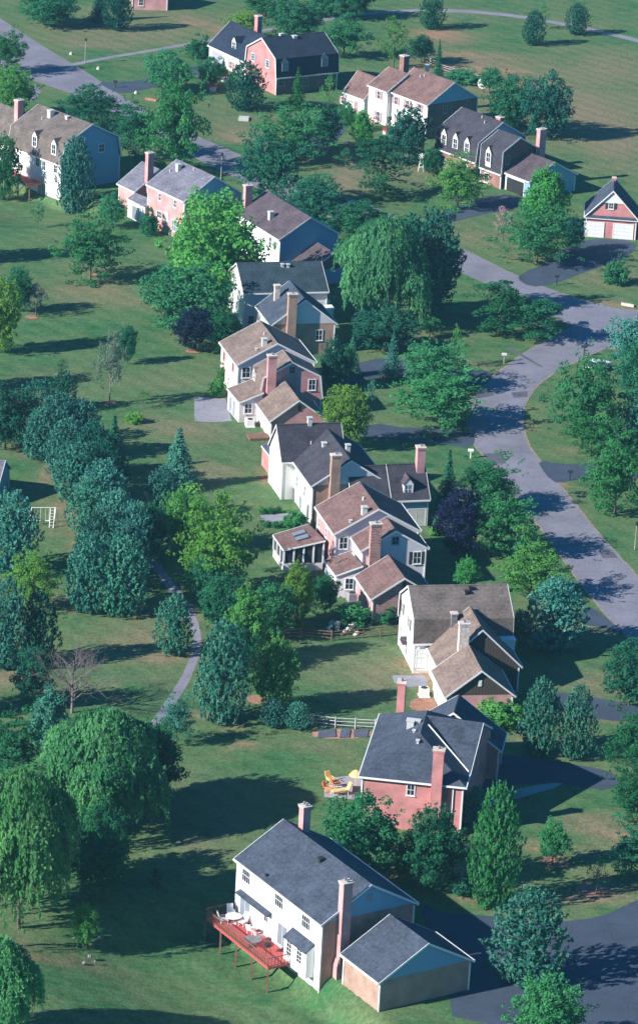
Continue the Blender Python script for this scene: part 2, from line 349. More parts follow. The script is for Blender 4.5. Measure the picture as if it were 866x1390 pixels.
# ------------------------------------------------------------------ house blocks
X3 = Vector((1,0,0)); Y3 = Vector((0,1,0)); Z3 = Vector((0,0,1))
class Block:
    def __init__(s, key=None, par=None):
        s.kind, s.cx, s.cy, s.th, s.L, s.W, s.he, s.hr, s.hk, s.kf = par or BLK[key]
        s.au = Vector((cos(s.th), sin(s.th), 0)); s.av = Vector((-sin(s.th), cos(s.th), 0)); s.c = Vector((s.cx, s.cy, 0))
        s.ovg = .22; s.ove = .34 if s.kind != 'gam' else .25
        s.l = s.L/2-s.ovg; s.w = s.W/2-s.ove
        if s.kind == 'hip': s.l = s.L/2-s.ove
    def P(s, u, v, z): return s.c+s.au*u+s.av*v+Z3*z
    def loc(s, p): d = Vector(p)-s.c; return d.dot(s.au), d.dot(s.av), p[2]
    def zr(s, u, v):
        a = abs(v)
        if s.kind == 'gam':
            k = s.kf*s.W/2
            if a < k: return s.hr-(s.hr-s.hk)*a/k
            return s.hk-(s.hk-s.he)*(a-k)/max(.01, s.W/2-k)
        z = s.hr-(s.hr-s.he)*a/(s.W/2)
        if s.kind == 'hip':
            z = min(z, s.he+(s.L/2-abs(u))*(s.hr-s.he)/(s.W*s.kf/2))
        return z
    def hit(s, px, py):
        """where the line of sight meets this roof"""
        d = ray(px, py); t0 = (s.hr+.5-CH)/d.z; O = Vector((0,0,CH))
        for k in range(900):
            p = O+d*(t0+k*.05); u, v, z = s.loc(p)
            if abs(u) <= s.L/2 and abs(v) <= s.W/2 and z <= s.zr(u, v): return p
        return at(px, py, (s.he+s.hr)/2)
    def wallhit(s, side, px, py):
        d = ray(px, py); O = Vector((0,0,CH))
        n, q = {'0':(-s.au, s.P(-s.l,0,0)), '1':(s.au, s.P(s.l,0,0)), 'm':(-s.av, s.P(0,-s.w,0)), 'p':(s.av, s.P(0,s.w,0))}[side]
        t = (q-O).dot(n)/d.dot(n); return O+d*t, n
    def section(s, inset=0.0):
        if s.kind == 'gam':
            k = s.kf*s.W/2
            return [(-s.W/2, s.he), (-k, s.hk), (0, s.hr), (k, s.hk), (s.W/2, s.he)]
        return [(-s.W/2, s.he), (0, s.hr), (s.W/2, s.he)]
    def build(s, R, roofm, walls, z0=-.4, ridge0=None, gab0=None, gab1=None, trimm='white trim', roofname='roof', side=None, lower0=None, lower1=None):
        """walls: material of the side walls; gab0/1: gable above eave; lower0/1: end wall below"""
        th = .15
        # ---- roof
        mb = MB()
        if s.kind == 'hip':
            e = [(-s.L/2,-s.W/2),(s.L/2,-s.W/2),(s.L/2,s.W/2),(-s.L/2,s.W/2)]; ru = s.L/2-s.W*s.kf/2
            E_ = [s.P(u, v, s.he) for u, v in e]; E2 = [s.P(u, v, s.he-th) for u, v in e]; r0, r1 = s.P(-ru,0,s.hr), s.P(ru,0,s.hr)
            mb.poly([E_[0],E_[1],r1,r0]); mb.poly([E_[2],E_[3],r0,r1]); mb.poly([E_[1],E_[2],r1]); mb.poly([E_[3],E_[0],r0]); mb.poly(E2)
            for k in range(4): mb.poly([E_[k],E_[(k+1)%4],E2[(k+1)%4],E2[k]])
        else:
            sec = s.section() if ridge0 is None else []
            if ridge0 is not None:
                A_ = [s.P(-s.L/2,-s.W/2,s.he), s.P(s.L/2,-s.W/2,s.he), s.P(s.L/2,s.W/2,s.he), s.P(-s.L/2,s.W/2,s.he)]; B_ = [p-Z3*th for p in A_]; r0, r1 = s.P(ridge0,0,s.hr), s.P(s.L/2,0,s.hr)
                mb.poly([A_[0],A_[1],r1,r0]); mb.poly([A_[2],A_[3],r0,r1]); mb.poly([A_[3],A_[0],r0]); mb.poly([B_[1],B_[2],r1-Z3*th]); mb.poly(B_)
                mb.poly([A_[1],r1,r1-Z3*th,B_[1]]); mb.poly([r1,A_[2],B_[2],r1-Z3*th])
                for k in (0,2,3): mb.poly([A_[k],A_[(k+1)%4],B_[(k+1)%4],B_[k]])
            if s.kind == 'gam': low = [(-s.W/2+.16,s.he), (-s.kf*s.W/2+.13,s.hk-.12), (0,s.hr-th), (s.kf*s.W/2-.13,s.hk-.12), (s.W/2-.16,s.he)]
            else: low = [(v, z-th) for v, z in sec]
            for (a, b), (c_, d) in zip(zip(sec, sec[1:]), zip(low, low[1:])):
                mb.hexa([s.P(-s.L/2,*a), s.P(-s.L/2,*b), s.P(-s.L/2,*d), s.P(-s.L/2,*c_)], [s.P(s.L/2,*a), s.P(s.L/2,*b), s.P(s.L/2,*d), s.P(s.L/2,*c_)])
            # ridge cap
            if ridge0 is None: mb.hexa([s.P(-s.L/2+.01,-.16,s.hr-.06), s.P(-s.L/2+.01,.16,s.hr-.06), s.P(-s.L/2+.01,0,s.hr+.035)], [s.P(s.L/2-.01,-.16,s.hr-.06), s.P(s.L/2-.01,.16,s.hr-.06), s.P(s.L/2-.01,0,s.hr+.035)])
        ro = mb.build(roofname, roofm, R)
        # ---- walls
        mb = MB(); l, w = s.l, s.w
        side = side or {}
        zw = s.he-th-.01 if s.kind != 'gab' else s.zr(0, w)-th-.01
        mats = [walls]
        def mi(m):
            m = m or walls
            if m not in mats: mats.append(m)
            return mats.index(m)
        gp = [(-w, zw)]
        if s.kind == 'gam': gp += [(-min(w,s.kf*s.W/2)+.12, s.hk-.2)]
        gp += [(0, s.hr-th-.03)]
        if s.kind == 'gam': gp += [(min(w,s.kf*s.W/2)-.12, s.hk-.2)]
        gp += [(w, zw)]
        for uu, g, lo in ((-l, gab0, lower0), (l, gab1, lower1)):
            mb.poly([s.P(uu,-w,z0), s.P(uu,w,z0), s.P(uu,w,zw), s.P(uu,-w,zw)], mi(lo))
            if s.kind != 'hip' and not (ridge0 is not None and uu < 0): mb.poly([s.P(uu,v,z) for v, z in gp], mi(g or lo))
        for vv, kk in ((-w,'m'),(w,'p')):
            mb.poly([s.P(-l,vv,z0), s.P(l,vv,z0), s.P(l,vv,zw), s.P(-l,vv,zw)], mi(side.get(kk)))
        mb.build('wall', mats, R)
        # ---- fascia, gutters, corner boards
        mb = MB(); o = .045
        sg = (-1,1)
        if s.kind == 'hip':
            for v in sg: mb.box(s.P(0,v*(s.W/2+o),0), s.au, s.av, s.L/2+.1, .05, s.he-.17, s.he+.01)
            for u in sg: mb.box(s.P(u*(s.L/2+o),0,0), s.au, s.av, .045, s.W/2-.02, s.he-.17, s.he+.01)
        else:
            for v in sg: mb.box(s.P(0,v*(s.W/2+o),0), s.au, s.av, s.L/2, .05, s.he-.17, s.he+.02)
            sec = s.section()
            for u in (sg if ridge0 is None else (1,)):
                u0, u1 = u*(s.L/2+.004), u*(s.L/2+.05)
                for a, b in zip(sec, sec[1:]):
                    if s.kind == 'gam' and abs(b[0]-a[0]) < .8:
                        sgn = 1 if a[0] > 0 else -1; c2 = (a[0]-sgn*.2, a[1]); d2 = (b[0]-sgn*.2, b[1])
                    else: c2 = (a[0], a[1]-.2); d2 = (b[0], b[1]-.2)
                    mb.hexa([s.P(u0,a[0],a[1]+.02), s.P(u0,b[0],b[1]+.02), s.P(u0,*d2), s.P(u0,*c2)], [s.P(u1,a[0],a[1]+.02), s.P(u1,b[0],b[1]+.02), s.P(u1,*d2), s.P(u1,*c2)])
        for u in sg:
            for v in sg: mb.box(s.P(u*(l+.01),v*(w+.01),0), s.au, s.av, .07, .07, z0, s.he-.2)
        mb.build('roof_trim', trimm, R)
        return ro

def window(B, R, side, px, py, w=.95, h=1.35, shut=None, name='window', bars=(1,1), frame='white trim', pane='window glass', sub=False, label=None):
    p, n = B.wallhit(side, px, py); a = n.cross(Z3) if side in '01mp' else B.au
    a = Z3.cross(n); c = Vector((p.x, p.y, 0)); z = p.z
    mb = MB(); fw = .09
    def bx(m, off, hw, z0, z1, d0, d1, mi=0): m.box(c+a*off+n*((d0+d1)/2), a, n, hw, (d1-d0)/2, z0, z1, mi)
    bx(mb, -w/2+fw/2, fw/2, z-h/2, z+h/2, -.02, .07); bx(mb, w/2-fw/2, fw/2, z-h/2, z+h/2, -.02, .07)
    bx(mb, 0, w/2-fw, z+h/2-fw, z+h/2, -.02, .066); bx(mb, 0, w/2-fw, z-h/2, z-h/2+fw, -.02, .066)
    bx(mb, 0, w/2+.06, z-h/2-.06, z-h/2-.002, -.02, .12)
    nb, nh = bars
    for k in range(1, nb+1): bx(mb, -w/2+w*k/(nb+1), .02, z-h/2+fw, z+h/2-fw, .0, .055)
    for k in range(1, nh+1): bx(mb, 0, w/2-fw, z-h/2+h*k/(nh+1)-.02, z-h/2+h*k/(nh+1)+.02, .0, .05)
    o = mb.build(name, frame, R)
    g = MB(); bx(g, 0, w/2-fw+.01, z-h/2+fw-.01, z+h/2-fw+.01, -.02, .03); g.build('pane', pane, o)
    if shut:
        for s_ in (-1,1):
            m2 = MB(); bx(m2, s_*(w/2+.24), .2, z-h/2+.03, z+h/2-.03, -.01, .05); m2.build('shutter', shut, R)
    return o
def slabdoor(B, R, side, px, py, w=.95, h=2.05, mat='white garage door', name='door', zc=None, panel=True):
    p, n = B.wallhit(side, px, py); a = Z3.cross(n); c = Vector((p.x, p.y, 0)); z = zc if zc is not None else p.z
    mb = MB(); mb.box(c+n*.03, a, n, w/2, .05, z-h/2, z+h/2); o = mb.build(name, mat, R)
    f = MB()
    for s_ in (-1,1): f.box(c+a*s_*(w/2+.06)+n*.04, a, n, .06, .06, z-h/2, z+h/2+.12)
    f.box(c+n*.04, a, n, w/2, .058, z+h/2+.002, z+h/2+.12)
    if panel and w < 3:
        f.box(c+n*.04, a, n, .02, .056, z-h/2, z+h/2)
    f.build('door_frame', 'white trim', o); return o
def chimney(R, B, top, base, mat, w=1.1, d=.75, zb=None, ground=False, wall=None, sink=.8, capm='pale stone', name='chimney', flare=0, pots=1):
    b = at(*base, zb) if zb is not None else (G(*base) if ground else B.hit(*base))
    if wall:
        b, n_ = B.wallhit(wall, *base); b = b+n_*(w/2+.02)
        b.z = max(b.z, 1.0)
    z = b.z
    while proj((b.x, b.y, z))[1] > top[1] and z < b.z+14: z += .02
    z0 = -.3 if ground else b.z-sink
    if zb is not None: z0 = zb-sink
    if wall: z0 = -.3
    mb = MB(); mb.box(b, B.au, B.av, w/2, d/2, z0, z-.22)
    if flare:
        mb.box(b+B.au*0, B.au, B.av, w/2+.02, d/2+flare, -.3-2.6, 1.2); mb.box(b, B.au, B.av, w/2+.02, d/2+flare, 1.2, 1.9, tap=.75)
    mb.box(b, B.au, B.av, w/2+.06, d/2+.06, z-.42, z-.221)
    o = mb.build(name, mat, R)
    c = MB(); c.box(b, B.au, B.av, w/2+.1, d/2+.1, z-.22, z-.1); c.build('chimney_cap', capm, o)
    f = MB()
    for k in range(pots):
        q = b+B.au*((k-(pots-1)/2)*.4); f.tube([(q.x,q.y,z-.12),(q.x,q.y,z+.18)], .12, 8)
    f.build('flue', 'dark stone' if pots else 'pale stone', o)
    return o
def vent(R, B, px, py, w=.5, h=.9, mat='off white metal', name='roof_vent', capm=None):
    p = B.hit(px, py); mb = MB(); mb.box(p, B.au, B.av, w/2, w/2, p.z-.5, p.z+h)
    mb.box(p, B.au, B.av, w/2+.08, w/2+.08, p.z+h+.001, p.z+h+.09)
    return mb.build(name, [mat], R)
def pipe(R, B, px, py, r=.08, h=.4):
    p = B.hit(px, py); mb = MB(); mb.tube([(p.x,p.y,p.z-.2),(p.x,p.y,p.z+h)], r, 8); return mb.build('vent_pipe', 'off white metal', R)
def gable_louvre(B, R, side, px, py, w=.5, h=.6, mat='grey trim'):
    p, n = B.wallhit(side, px, py); a = Z3.cross(n); mb = MB(); c = Vector((p.x,p.y,0))
    mb.box(c+n*.02, a, n, w/2, .04, p.z-h/2, p.z+h/2)
    for k in range(4): mb.box(c+n*.05, a, n, w/2-.04, .03, p.z-h/2+.06+k*h/4.2, p.z-h/2+.10+k*h/4.2)
    return mb.build('gable_vent', mat, R)
def dormer(B, R, side, px, py, w=1.25, h=1.75, pitch=.75, roofm='brown roof', face='white trim', cheek='white siding', arch=False, out=.05, depth=2.4, v0=None, glassm='window glass', zc=None):
    """front face centre seen at px,py; front plane v0 (local)"""
    sg = -1 if side == 'm' else 1
    if v0 is None: v0 = B.W/2-.28 if B.kind == 'gam' else B.W/2*.72
    d = ray(px, py); O = Vector((0,0,CH)); q = B.P(0, sg*(v0+out), 0); n = B.av*sg
    t = (q-O).dot(n)/d.dot(n); p = O+d*t; u = (p-B.c).dot(B.au); z = p.z
    zt = z+h/2; zb = z-h/2; vv = v0+out
    def P(du, dv, zz): return B.P(u+du, sg*(vv+dv), zz)
    mb = MB(); hp = w/2*pitch*1.15
    f0 = [P(-w/2,0,zb-.6), P(w/2,0,zb-.6), P(w/2,0,zt), P(0,0,zt+hp), P(-w/2,0,zt)]
    f1 = [P(-w/2,-depth,zb-.6), P(w/2,-depth,zb-.6), P(w/2,-depth,zt), P(0,-depth,zt+hp), P(-w/2,-depth,zt)]
    mb.hexa(f0, f1)
    o = mb.build('dormer', cheek, R)
    r = MB(); e = .10
    for s_ in (-1,1):
        a = [P(s_*(w/2+e),.12,zt-e*pitch), P(0,.12,zt+hp+.02), P(0,.12,zt+hp+.10), P(s_*(w/2+e),.12,zt-e*pitch+.09)]
        b = [P(s_*(w/2+e),-depth,zt-e*pitch), P(0,-depth,zt+hp+.02), P(0,-depth,zt+hp+.10), P(s_*(w/2+e),-depth,zt-e*pitch+.09)]
        r.hexa(a, b)
    r.build('dormer_roof', roofm, o)
    wn = MB(); fw = .16
    def bx(off, hw, z0, z1, d0, d1, m=0): wn.box(P(off,(d0+d1)/2,0), B.au, B.av, hw, abs(d1-d0)/2, z0, z1, m)
    bx(-w/2+fw/2+.0, fw/2, zb, zt, .002, .07); bx(w/2-fw/2, fw/2, zb, zt, .002, .07); bx(0, w/2-fw, zb, zb+fw, .002, .066)
    top = [P(-w/2,.002,zt-.16), P(w/2,.002,zt-.16), P(w/2,.002,zt), P(0,.002,zt+hp), P(-w/2,.002,zt)]
    top2 = [P(-w/2,.068,zt-.16), P(w/2,.068,zt-.16), P(w/2,.068,zt), P(0,.068,zt+hp), P(-w/2,.068,zt)]
    wn.hexa(top, top2)
    bx(0, w/2-fw, zb+fw, zt-.16, .0, .03, 1); bx(0, .025, zb+fw, zt-.16, .02, .055); bx(0, w/2-fw, (zb+zt)/2-.02, (zb+zt)/2+.03, .02, .05)
    wn.build('window', [face, glassm], o); return o
def shed(R, A, Bp, D, C, zl, zh, roofm, wallm, z0=-.4, trimm='white trim', open_=False, inset=.2, wfront=None):
    """lean-to: low eave A-B, high edge D-C (photo points on the roof corners)"""
    a, b = at(*A, zl), at(*Bp, zl); c, d = at(*C, zh), at(*D, zh)
    mb = MB(); up = Z3*.12
    mb.hexa([a-up, b-up, c-up, d-up], [a, b, c, d]); mb.build('lean_to_roof', roofm, R)
    ctr = (a+b+c+d)/4
    def inn(p): q = p+(ctr-p)*.06; q.z = p.z-.13; return q
    a2, b2, c2, d2 = map(inn, (a, b, c, d))
    f = lambda p: Vector((p.x, p.y, z0))
    t = MB()
    for p, q in ((a, b), (b, c), (a, d)):
        dr = (q-p); hz = Vector((dr.x, dr.y, 0)).normalized(); nn = Vector((hz.y, -hz.x, 0))
        if (p+nn-ctr).length < (p-nn-ctr).length: nn = -nn
        t.hexa([p-Z3*.16, q-Z3*.16, q+Z3*.01, p+Z3*.01], [p-Z3*.16+nn*.06, q-Z3*.16+nn*.06, q+Z3*.01+nn*.06, p+Z3*.01+nn*.06])
    t.build('roof_trim', trimm, R)
    if not open_:
        mb = MB(); mb.hexa([f(a2), f(b2), f(c2), f(d2)], [a2, b2, c2, d2]); mb.build('wall', wallm, R)
    return a, b, c, d, a2, b2, c2, d2
class Wall:      # a flat wall between two points, for windows
    def __init__(s, p, q, ctr):
        dr = (q-p); s.h = Vector((dr.x, dr.y, 0)).normalized(); s.n = Vector((s.h.y, -s.h.x, 0)); s.p = p
        if (p+s.n-ctr).length < (p-s.n-ctr).length: s.n = -s.n
        s.au = s.h; s.av = s.n
    def wallhit(s, side, px, py):
        d = ray(px, py); O = Vector((0,0,CH)); t = (s.p-O).dot(s.n)/d.dot(s.n); return O+d*t, s.n
SKYS, SUNE, EXPO, ROLLSIGN, HAZE = 0.08, 5.0, 0.78, -1, 0.00011
# ------------------------------------------------------------------ ground
def axis(lo, hi, st, outer):
    v = []; x = lo
    while x <= hi: v.append(x); x += st
    return [-o+lo for o in reversed(outer)]+v+[hi+o for o in outer]
# (x, y, radius x, radius y, dry, soil, lush) in photo pixels
SPOTS = [
 (760,150,150,70,.65,.10,0),(640,90,90,28,.5,.25,0),(700,120,60,14,.5,.30,0),(600,52,40,14,.4,.55,0),(840,200,60,60,.5,.05,0),(690,25,180,18,.2,0,.0),
 (590,45,34,8,.3,.7,0),(668,95,50,6,.3,.8,0),(830,90,70,40,.45,.08,0),
 (180,45,120,28,.55,.05,0),(265,30,20,8,.3,.7,0),(300,40,18,10,.3,.6,0),(120,60,60,12,.5,0,0),(225,20,100,18,.5,0,0),
 (300,160,60,35,.35,0,.2),(320,180,30,14,.6,.15,0),(470,220,30,40,.6,0,0),(545,235,60,25,.5,0,0),(470,250,24,20,.6,.1,0),
 (650,320,50,20,.35,.15,.1),(820,375,60,25,.4,.1,0),(828,412,30,6,.5,.4,0),(700,340,40,14,.3,.1,.2),
 (115,395,70,22,.55,.12,0),(130,360,40,12,.4,.1,0),(205,415,40,10,.55,.15,0),(40,340,60,25,.0,0,.35),(200,290,80,20,.0,0,.35),
 (60,520,60,30,.3,0,0),(230,520,60,26,.3,0,.1),(265,585,60,18,.55,0,0),(285,640,40,16,.6,.1,0),(200,575,40,15,.4,0,0),
 (40,610,40,14,.5,0,0),(60,650,10,40,.8,.1,0),(85,690,12,30,.7,.2,0),(115,735,12,24,.5,.6,0),(105,710,10,16,.4,.6,0),
 (185,828,28,9,.4,.8,0),(130,820,60,6,.4,.5,0),(200,870,70,35,.6,.05,0),(225,890,26,6,.4,.6,0),(250,820,18,20,.5,.2,0),
 (215,930,26,30,.3,0,.3),(40,930,50,10,.6,.1,0),(15,910,20,20,.4,.3,0),(290,975,40,8,.2,.5,0),(330,1017,18,4,.3,.9,0),
 (380,1040,80,60,0,0,.25),(250,1060,50,16,.4,0,0),(300,1120,60,40,.25,0,0),(200,1240,120,50,0,0,.5),(260,1150,30,18,.4,0,0),
 (270,1250,40,20,.3,0,.3),(310,985,30,8,.2,.25,0),(430,1010,60,10,.3,.1,0),
 (440,900,60,30,.35,0,.1),(510,920,40,40,.5,0,0),(520,890,30,30,.3,0,.2),(470,865,70,12,.1,0,.4),
 (560,905,20,14,.1,.9,0),(580,925,34,16,.1,.9,0),(375,600,14,14,0,.5,0),(370,640,14,8,0,.9,0),(366,655,12,8,0,.8,0),
 (345,660,30,10,.1,0,.2),(350,690,30,14,.0,.1,.3),(465,800,14,10,.1,.6,0),(440,825,60,14,.0,0,.4),
 (590,460,50,16,.35,.05,.1),(640,495,40,10,.4,.05,0),(600,545,60,12,.2,0,.5),(560,575,60,6,.3,0,.5),
 (700,560,10,80,.25,.15,.2),(725,520,20,50,.2,.1,.45),(730,600,40,24,.2,0,.4),(720,580,12,10,.3,.3,0),(780,690,20,60,.3,.1,.4),(830,730,30,50,.1,0,.5),
 (770,610,20,8,.5,.1,0),(757,655,5,8,.2,.9,0),(800,640,60,10,.3,0,0),
 (680,860,60,10,.4,.1,.1),(720,830,40,10,.4,0,.2),(815,860,50,12,.5,.1,0),(810,930,60,20,.55,.05,0),(840,980,40,10,.4,.2,0),
 (700,1000,20,14,.4,.1,0),(790,1030,60,6,.4,.1,.1),(820,1130,50,22,.7,.15,0),(845,1135,12,8,.3,.8,0),(760,1110,60,10,.4,.05,.1),
 (780,1222,70,10,.6,.3,0),(820,1215,50,8,.5,.5,0),(730,1150,20,6,.3,.5,0),(750,1170,16,5,.3,.7,0),(830,1195,40,10,.3,.3,0),(690,1235,40,6,.4,.2,0),
 (625,1180,20,6,.3,.7,0),(560,1185,26,6,.3,.7,0),(640,1210,30,6,.3,.5,0),
 (600,90,40,8,.3,.3,0),(640,75,60,6,.4,.5,0),(330,190,40,10,.7,.1,0),(560,300,60,6,.4,.1,0),
 (60,1290,60,10,.4,.2,0),(130,1290,60,14,.3,.1,.2),
]
SP3 = []
for a in SPOTS:
    p = at(a[0], a[1]); rx = a[2]/ppm(a[1]); ry = a[3]/(ppm(a[1])*.40); SP3.append((p.x, p.y, rx, ry, a[4], a[5], a[6]))
xs = axis(-62, 62, .8, [3,10,30,90,300,1100,3000]); ys = axis(300, 735, .9, [4,12,35,90,300,1100,3000])
verts = [(x, y, T(x, y) if abs(x) < 70 and 290 < y < 740 else 0) for y in ys for x in xs]; nx = len(xs)
faces = [(j*nx+i, j*nx+i+1, (j+1)*nx+i+1, (j+1)*nx+i) for j in range(len(ys)-1) for i in range(nx-1)]
me = bpy.data.meshes.new('lawn'); me.from_pydata(verts, [], faces); me.materials.append(M['lawn grass'])
ca = me.color_attributes.new('tone', 'FLOAT_COLOR', 'POINT'); buf = []
for x, y, z in verts:
    d = s_ = l = 0.0
    if abs(x) < 80 and 290 < y < 760:
        wx = x+1.6*noise.noise(Vector((x*.25, y*.25, 0))); wy = y+3.2*noise.noise(Vector((x*.25, y*.25, 7)))
        for px, py, rx, ry, a, b, c in SP3:
            q = ((wx-px)/rx)**2+((wy-py)/ry)**2
            if q < 5:
                e = math.exp(-q*1.1); d += a*e; s_ += b*e; l += c*e
    buf += [min(1, d), min(1, s_), min(1, l), 1]
ca.data.foreach_set('color', buf)
for p in me.polygons: p.use_smooth = True
lawn = bpy.data.objects.new('lawn', me); COL.objects.link(lawn); lawn['kind'] = 'structure'

def smooth_poly(pts, it=2):
    for _ in range(it):
        q = []
        for a, b in zip(pts, pts[1:]+pts[:1]):
            q += [(a[0]*.75+b[0]*.25, a[1]*.75+b[1]*.25), (a[0]*.25+b[0]*.75, a[1]*.25+b[1]*.75)]
        pts = q
    return pts
def smooth_line(pts, it=2):
    for _ in range(it):
        q = [pts[0]]
        for a, b in zip(pts, pts[1:]):
            q += [(a[0]*.75+b[0]*.25, a[1]*.75+b[1]*.25), (a[0]*.25+b[0]*.75, a[1]*.25+b[1]*.75)]
        pts = q+[pts[-1]]
    return pts
def sheet(name, pts, z, mat, it=1):
    """closed outline on the ground, as a thin sheet with a ragged edge"""
    w = [at(*p) for p in (smooth_poly(pts, it) if it else pts)]
    out = []
    for a, b in zip(w, w[1:]+w[:1]):
        n = max(1, int((b-a).length/1.2))
        for k in range(n):
            p = a.lerp(b, k/n); out.append(Vector((p.x+.10*noise.noise(p*.9), p.y+.14*noise.noise(p*.9+Vector((9,0,0))), z)))
    mb = MB(); mb.poly(out); i = len(out); mb.poly([p-Z3*.25 for p in out])
    return struct(mb, name, mat)
def strip(name, left, right, z, mat):
    """road between two edge lines given in the photo"""
    def dense(pts):
        w = [at(*p) for p in smooth_line(pts, 2)]; L = [0]
        for a, b in zip(w, w[1:]): L.append(L[-1]+(b-a).length)
        r = []; n = 90
        for k in range(n+1):
            d = L[-1]*k/n; i = 0
            while i < len(w)-2 and L[i+1] < d: i += 1
            r.append(w[i].lerp(w[i+1], (d-L[i])/max(1e-6, L[i+1]-L[i])))
        return r
    a, b = dense(left), dense(right); mb = MB()
    if mat == 'road asphalt':
        vb = MB()
        for k in range(len(a)-1):
            q = []
            for p, o_ in ((a[k], b[k]), (b[k], a[k]), (b[k+1], a[k+1]), (a[k+1], b[k+1])):
                d = (p-o_).normalized()*(.30+.18*noise.noise(p*.5)); q.append(Vector((p.x+d.x, p.y+d.y, .0025)))
            vb.poly(q)
        struct(vb, 'verge', 'verge gravel')
    for k in range(len(a)-1):
        q = [a[k], b[k], b[k+1], a[k+1]]; mb.poly([Vector((p.x+.07*noise.noise(p*.8), p.y+.07*noise.noise(p*.8), z)) for p in q])
    return struct(mb, name, mat)
# through street, from the upper left corner behind the houses to the bend
strip('street', [(-60,-8),(0,24),(42,52),(87,80),(130,105),(180,141),(240,172),(300,199),(360,225),(430,253),(520,285),(600,325),(640,344),(718,382),(760,398),(797,409),(828,419),(900,424),(1000,430)],
      [(-60,75),(0,92),(30,103),(60,114),(104,128),(166,156),(228,193),(290,228),(350,256),(420,284),(510,320),(590,354),(640,376),(700,402),(745,425),(786,448),(815,474),(900,478),(1000,480)], .004, 'road asphalt')
strip('street', [(815,412),(786,440),(752,457),(718,475),(697,490),(666,514),(644,537),(635,560),(634,580),(645,608),(680,640),(705,682),(744,728),(775,774),(807,817),(850,863),(900,915),(960,975)],
      [(868,445),(833,467),(797,482),(770,495),(744,509),(718,532),(708,556),(708,582),(717,608),(737,633),(758,658),(785,692),(807,721),(836,752),(866,785),(900,822),(950,872),(1000,925)], .008, 'road asphalt')
sheet('street', [(60,128),(48,112),(20,118),(-60,150),(-60,190),(20,150)], .006, 'road asphalt')
for pts, z in (([(131,111),(170,112),(215,104),(262,90),(290,84),(296,92),(262,104),(205,120),(165,128),(150,122)], .012),
 ([(574,299),(631,276),(680,262),(716,271),(704,283),(650,292),(598,306),(580,309)], .012),
 ([(700,378),(712,369),(740,358),(766,338),(790,324),(866,326),(855,348),(800,367),(750,386),(720,390)], .012),
 ([(499,573),(560,582),(628,580),(646,592),(640,609),(600,603),(540,598),(485,594)], .013),
 ([(440,512),(500,486),(560,489),(605,500),(668,502),(664,520),(650,524),(610,517),(560,506),(510,512),(470,526)], .013),
 ([(728,624),(760,630),(800,629),(870,628),(870,652),(820,650),(790,647),(757,658),(740,645)], .013),
 ([(740,932),(757,941),(792,944),(870,960),(930,972),(930,995),(870,980),(817,978),(780,968),(740,962),(715,955),(715,938)], .012),
 ([(670,1022),(741,1031),(776,1036),(845,1052),(832,1074),(776,1067),(713,1061),(665,1080),(640,1060)], .012),
 ([(566,1222),(600,1240),(640,1241),(690,1246),(751,1252),(814,1246),(866,1220),(960,1180),(960,1400),(620,1400),(600,1320),(590,1290)], .012),
 ([(792,828),(800,822),(822,838),(850,862),(838,862),(820,852),(790,848)], .013),
 ([(400,200),(455,148),(475,150),(470,180),(430,215)], .012)):
    sheet('driveway', pts, z, 'driveway asphalt')
for pts in ([(655,616),(681,615),(687,629),(664,630)], [(693,533),(715,531),(716,539),(697,540)], [(641,532),(668,529),(670,537),(645,541)], [(812,749),(832,749),(838,757),(818,758)], [(690,470),(735,497),(735,499),(688,474)]):
    sheet('asphalt_patch', pts, .018, 'patched asphalt', 0)
strip('footpath', [(150,690),(180,735),(207,770),(222,792),(240,812),(256,840),(263,868),(258,892),(246,920),(228,948),(202,985)],
      [(160,688),(190,732),(217,766),(234,788),(252,808),(268,838),(275,868),(271,892),(259,922),(243,950),(215,988)], .006, 'path asphalt')
strip('footpath', [(98,86),(150,76),(200,68),(280,54),(330,45),(400,32)], [(102,89),(152,79),(202,71),(282,57),(330,48),(400,35)], .010, 'path asphalt')
strip('footpath', [(400,32),(480,18),(560,12),(640,13),(720,22),(790,36),(866,52),(960,80)], [(400,36),(480,22),(560,16),(640,17),(720,26),(790,40),(866,57),(960,85)], .010, 'path asphalt')
for nm, pts, mat in (('patio', [cr('B1',-140,640),cr('B1',0,652),cr('B1',90,655),cr('B1',135,818),cr('B1',0,830),cr('B1',-140,822)], 'paving'),
  ('patio', [cr('B2',10,483),cr('B2',40,472),cr('B2',165,474),cr('B2',172,500),cr('B2',120,512),cr('B2',30,515)], 'paving'),
  ('patio', [cr('B4',8,625),cr('B4',200,622),cr('B4',235,650),cr('B4',215,690),cr('B4',110,697),cr('B4',20,670)], 'paving'),
  ('patio', [(440,1068),(455,1055),(486,1052),(492,1062),(488,1086),(440,1082)], 'concrete'),
  ('garden_bed', [cr('B4',130,765),cr('B4',270,760),cr('B4',290,830),cr('B4',200,850),cr('B4',110,830)], 'mulch'),
  ('garden_bed', [(424,990),(505,990),(503,1002),(424,1003)], 'red clay'),
  ('footpath', [(745,1062),(770,1064),(700,1085),(650,1100),(640,1090),(680,1076)], 'concrete')):
    sheet(nm, pts, .014, mat, 0 if nm == 'patio' else 1)
for pts in ([(433,991),(455,990),(456,1001),(431,1002)], [(463,990),(476,991),(474,1002),(461,1002)], [(480,991),(500,991),(499,1001),(480,1001)]):
    mb = MB(); w = [at(*p) for p in pts]; mb.hexa([p+Z3*.02 for p in w], [p+Z3*.10 for p in w])
    c = sum(w, Vector())/4; lab = {433:'dark covered garden bed at the left end below the white rail fence',463:'dark covered garden bed in the middle below the white rail fence',480:'dark covered garden bed at the right end by the slate roofed brick house'}[pts[0][0]]
    solo(mb, 'covered_bed', 'tarp', c, lab, 'garden bed', 'covered garden beds below the white fence')

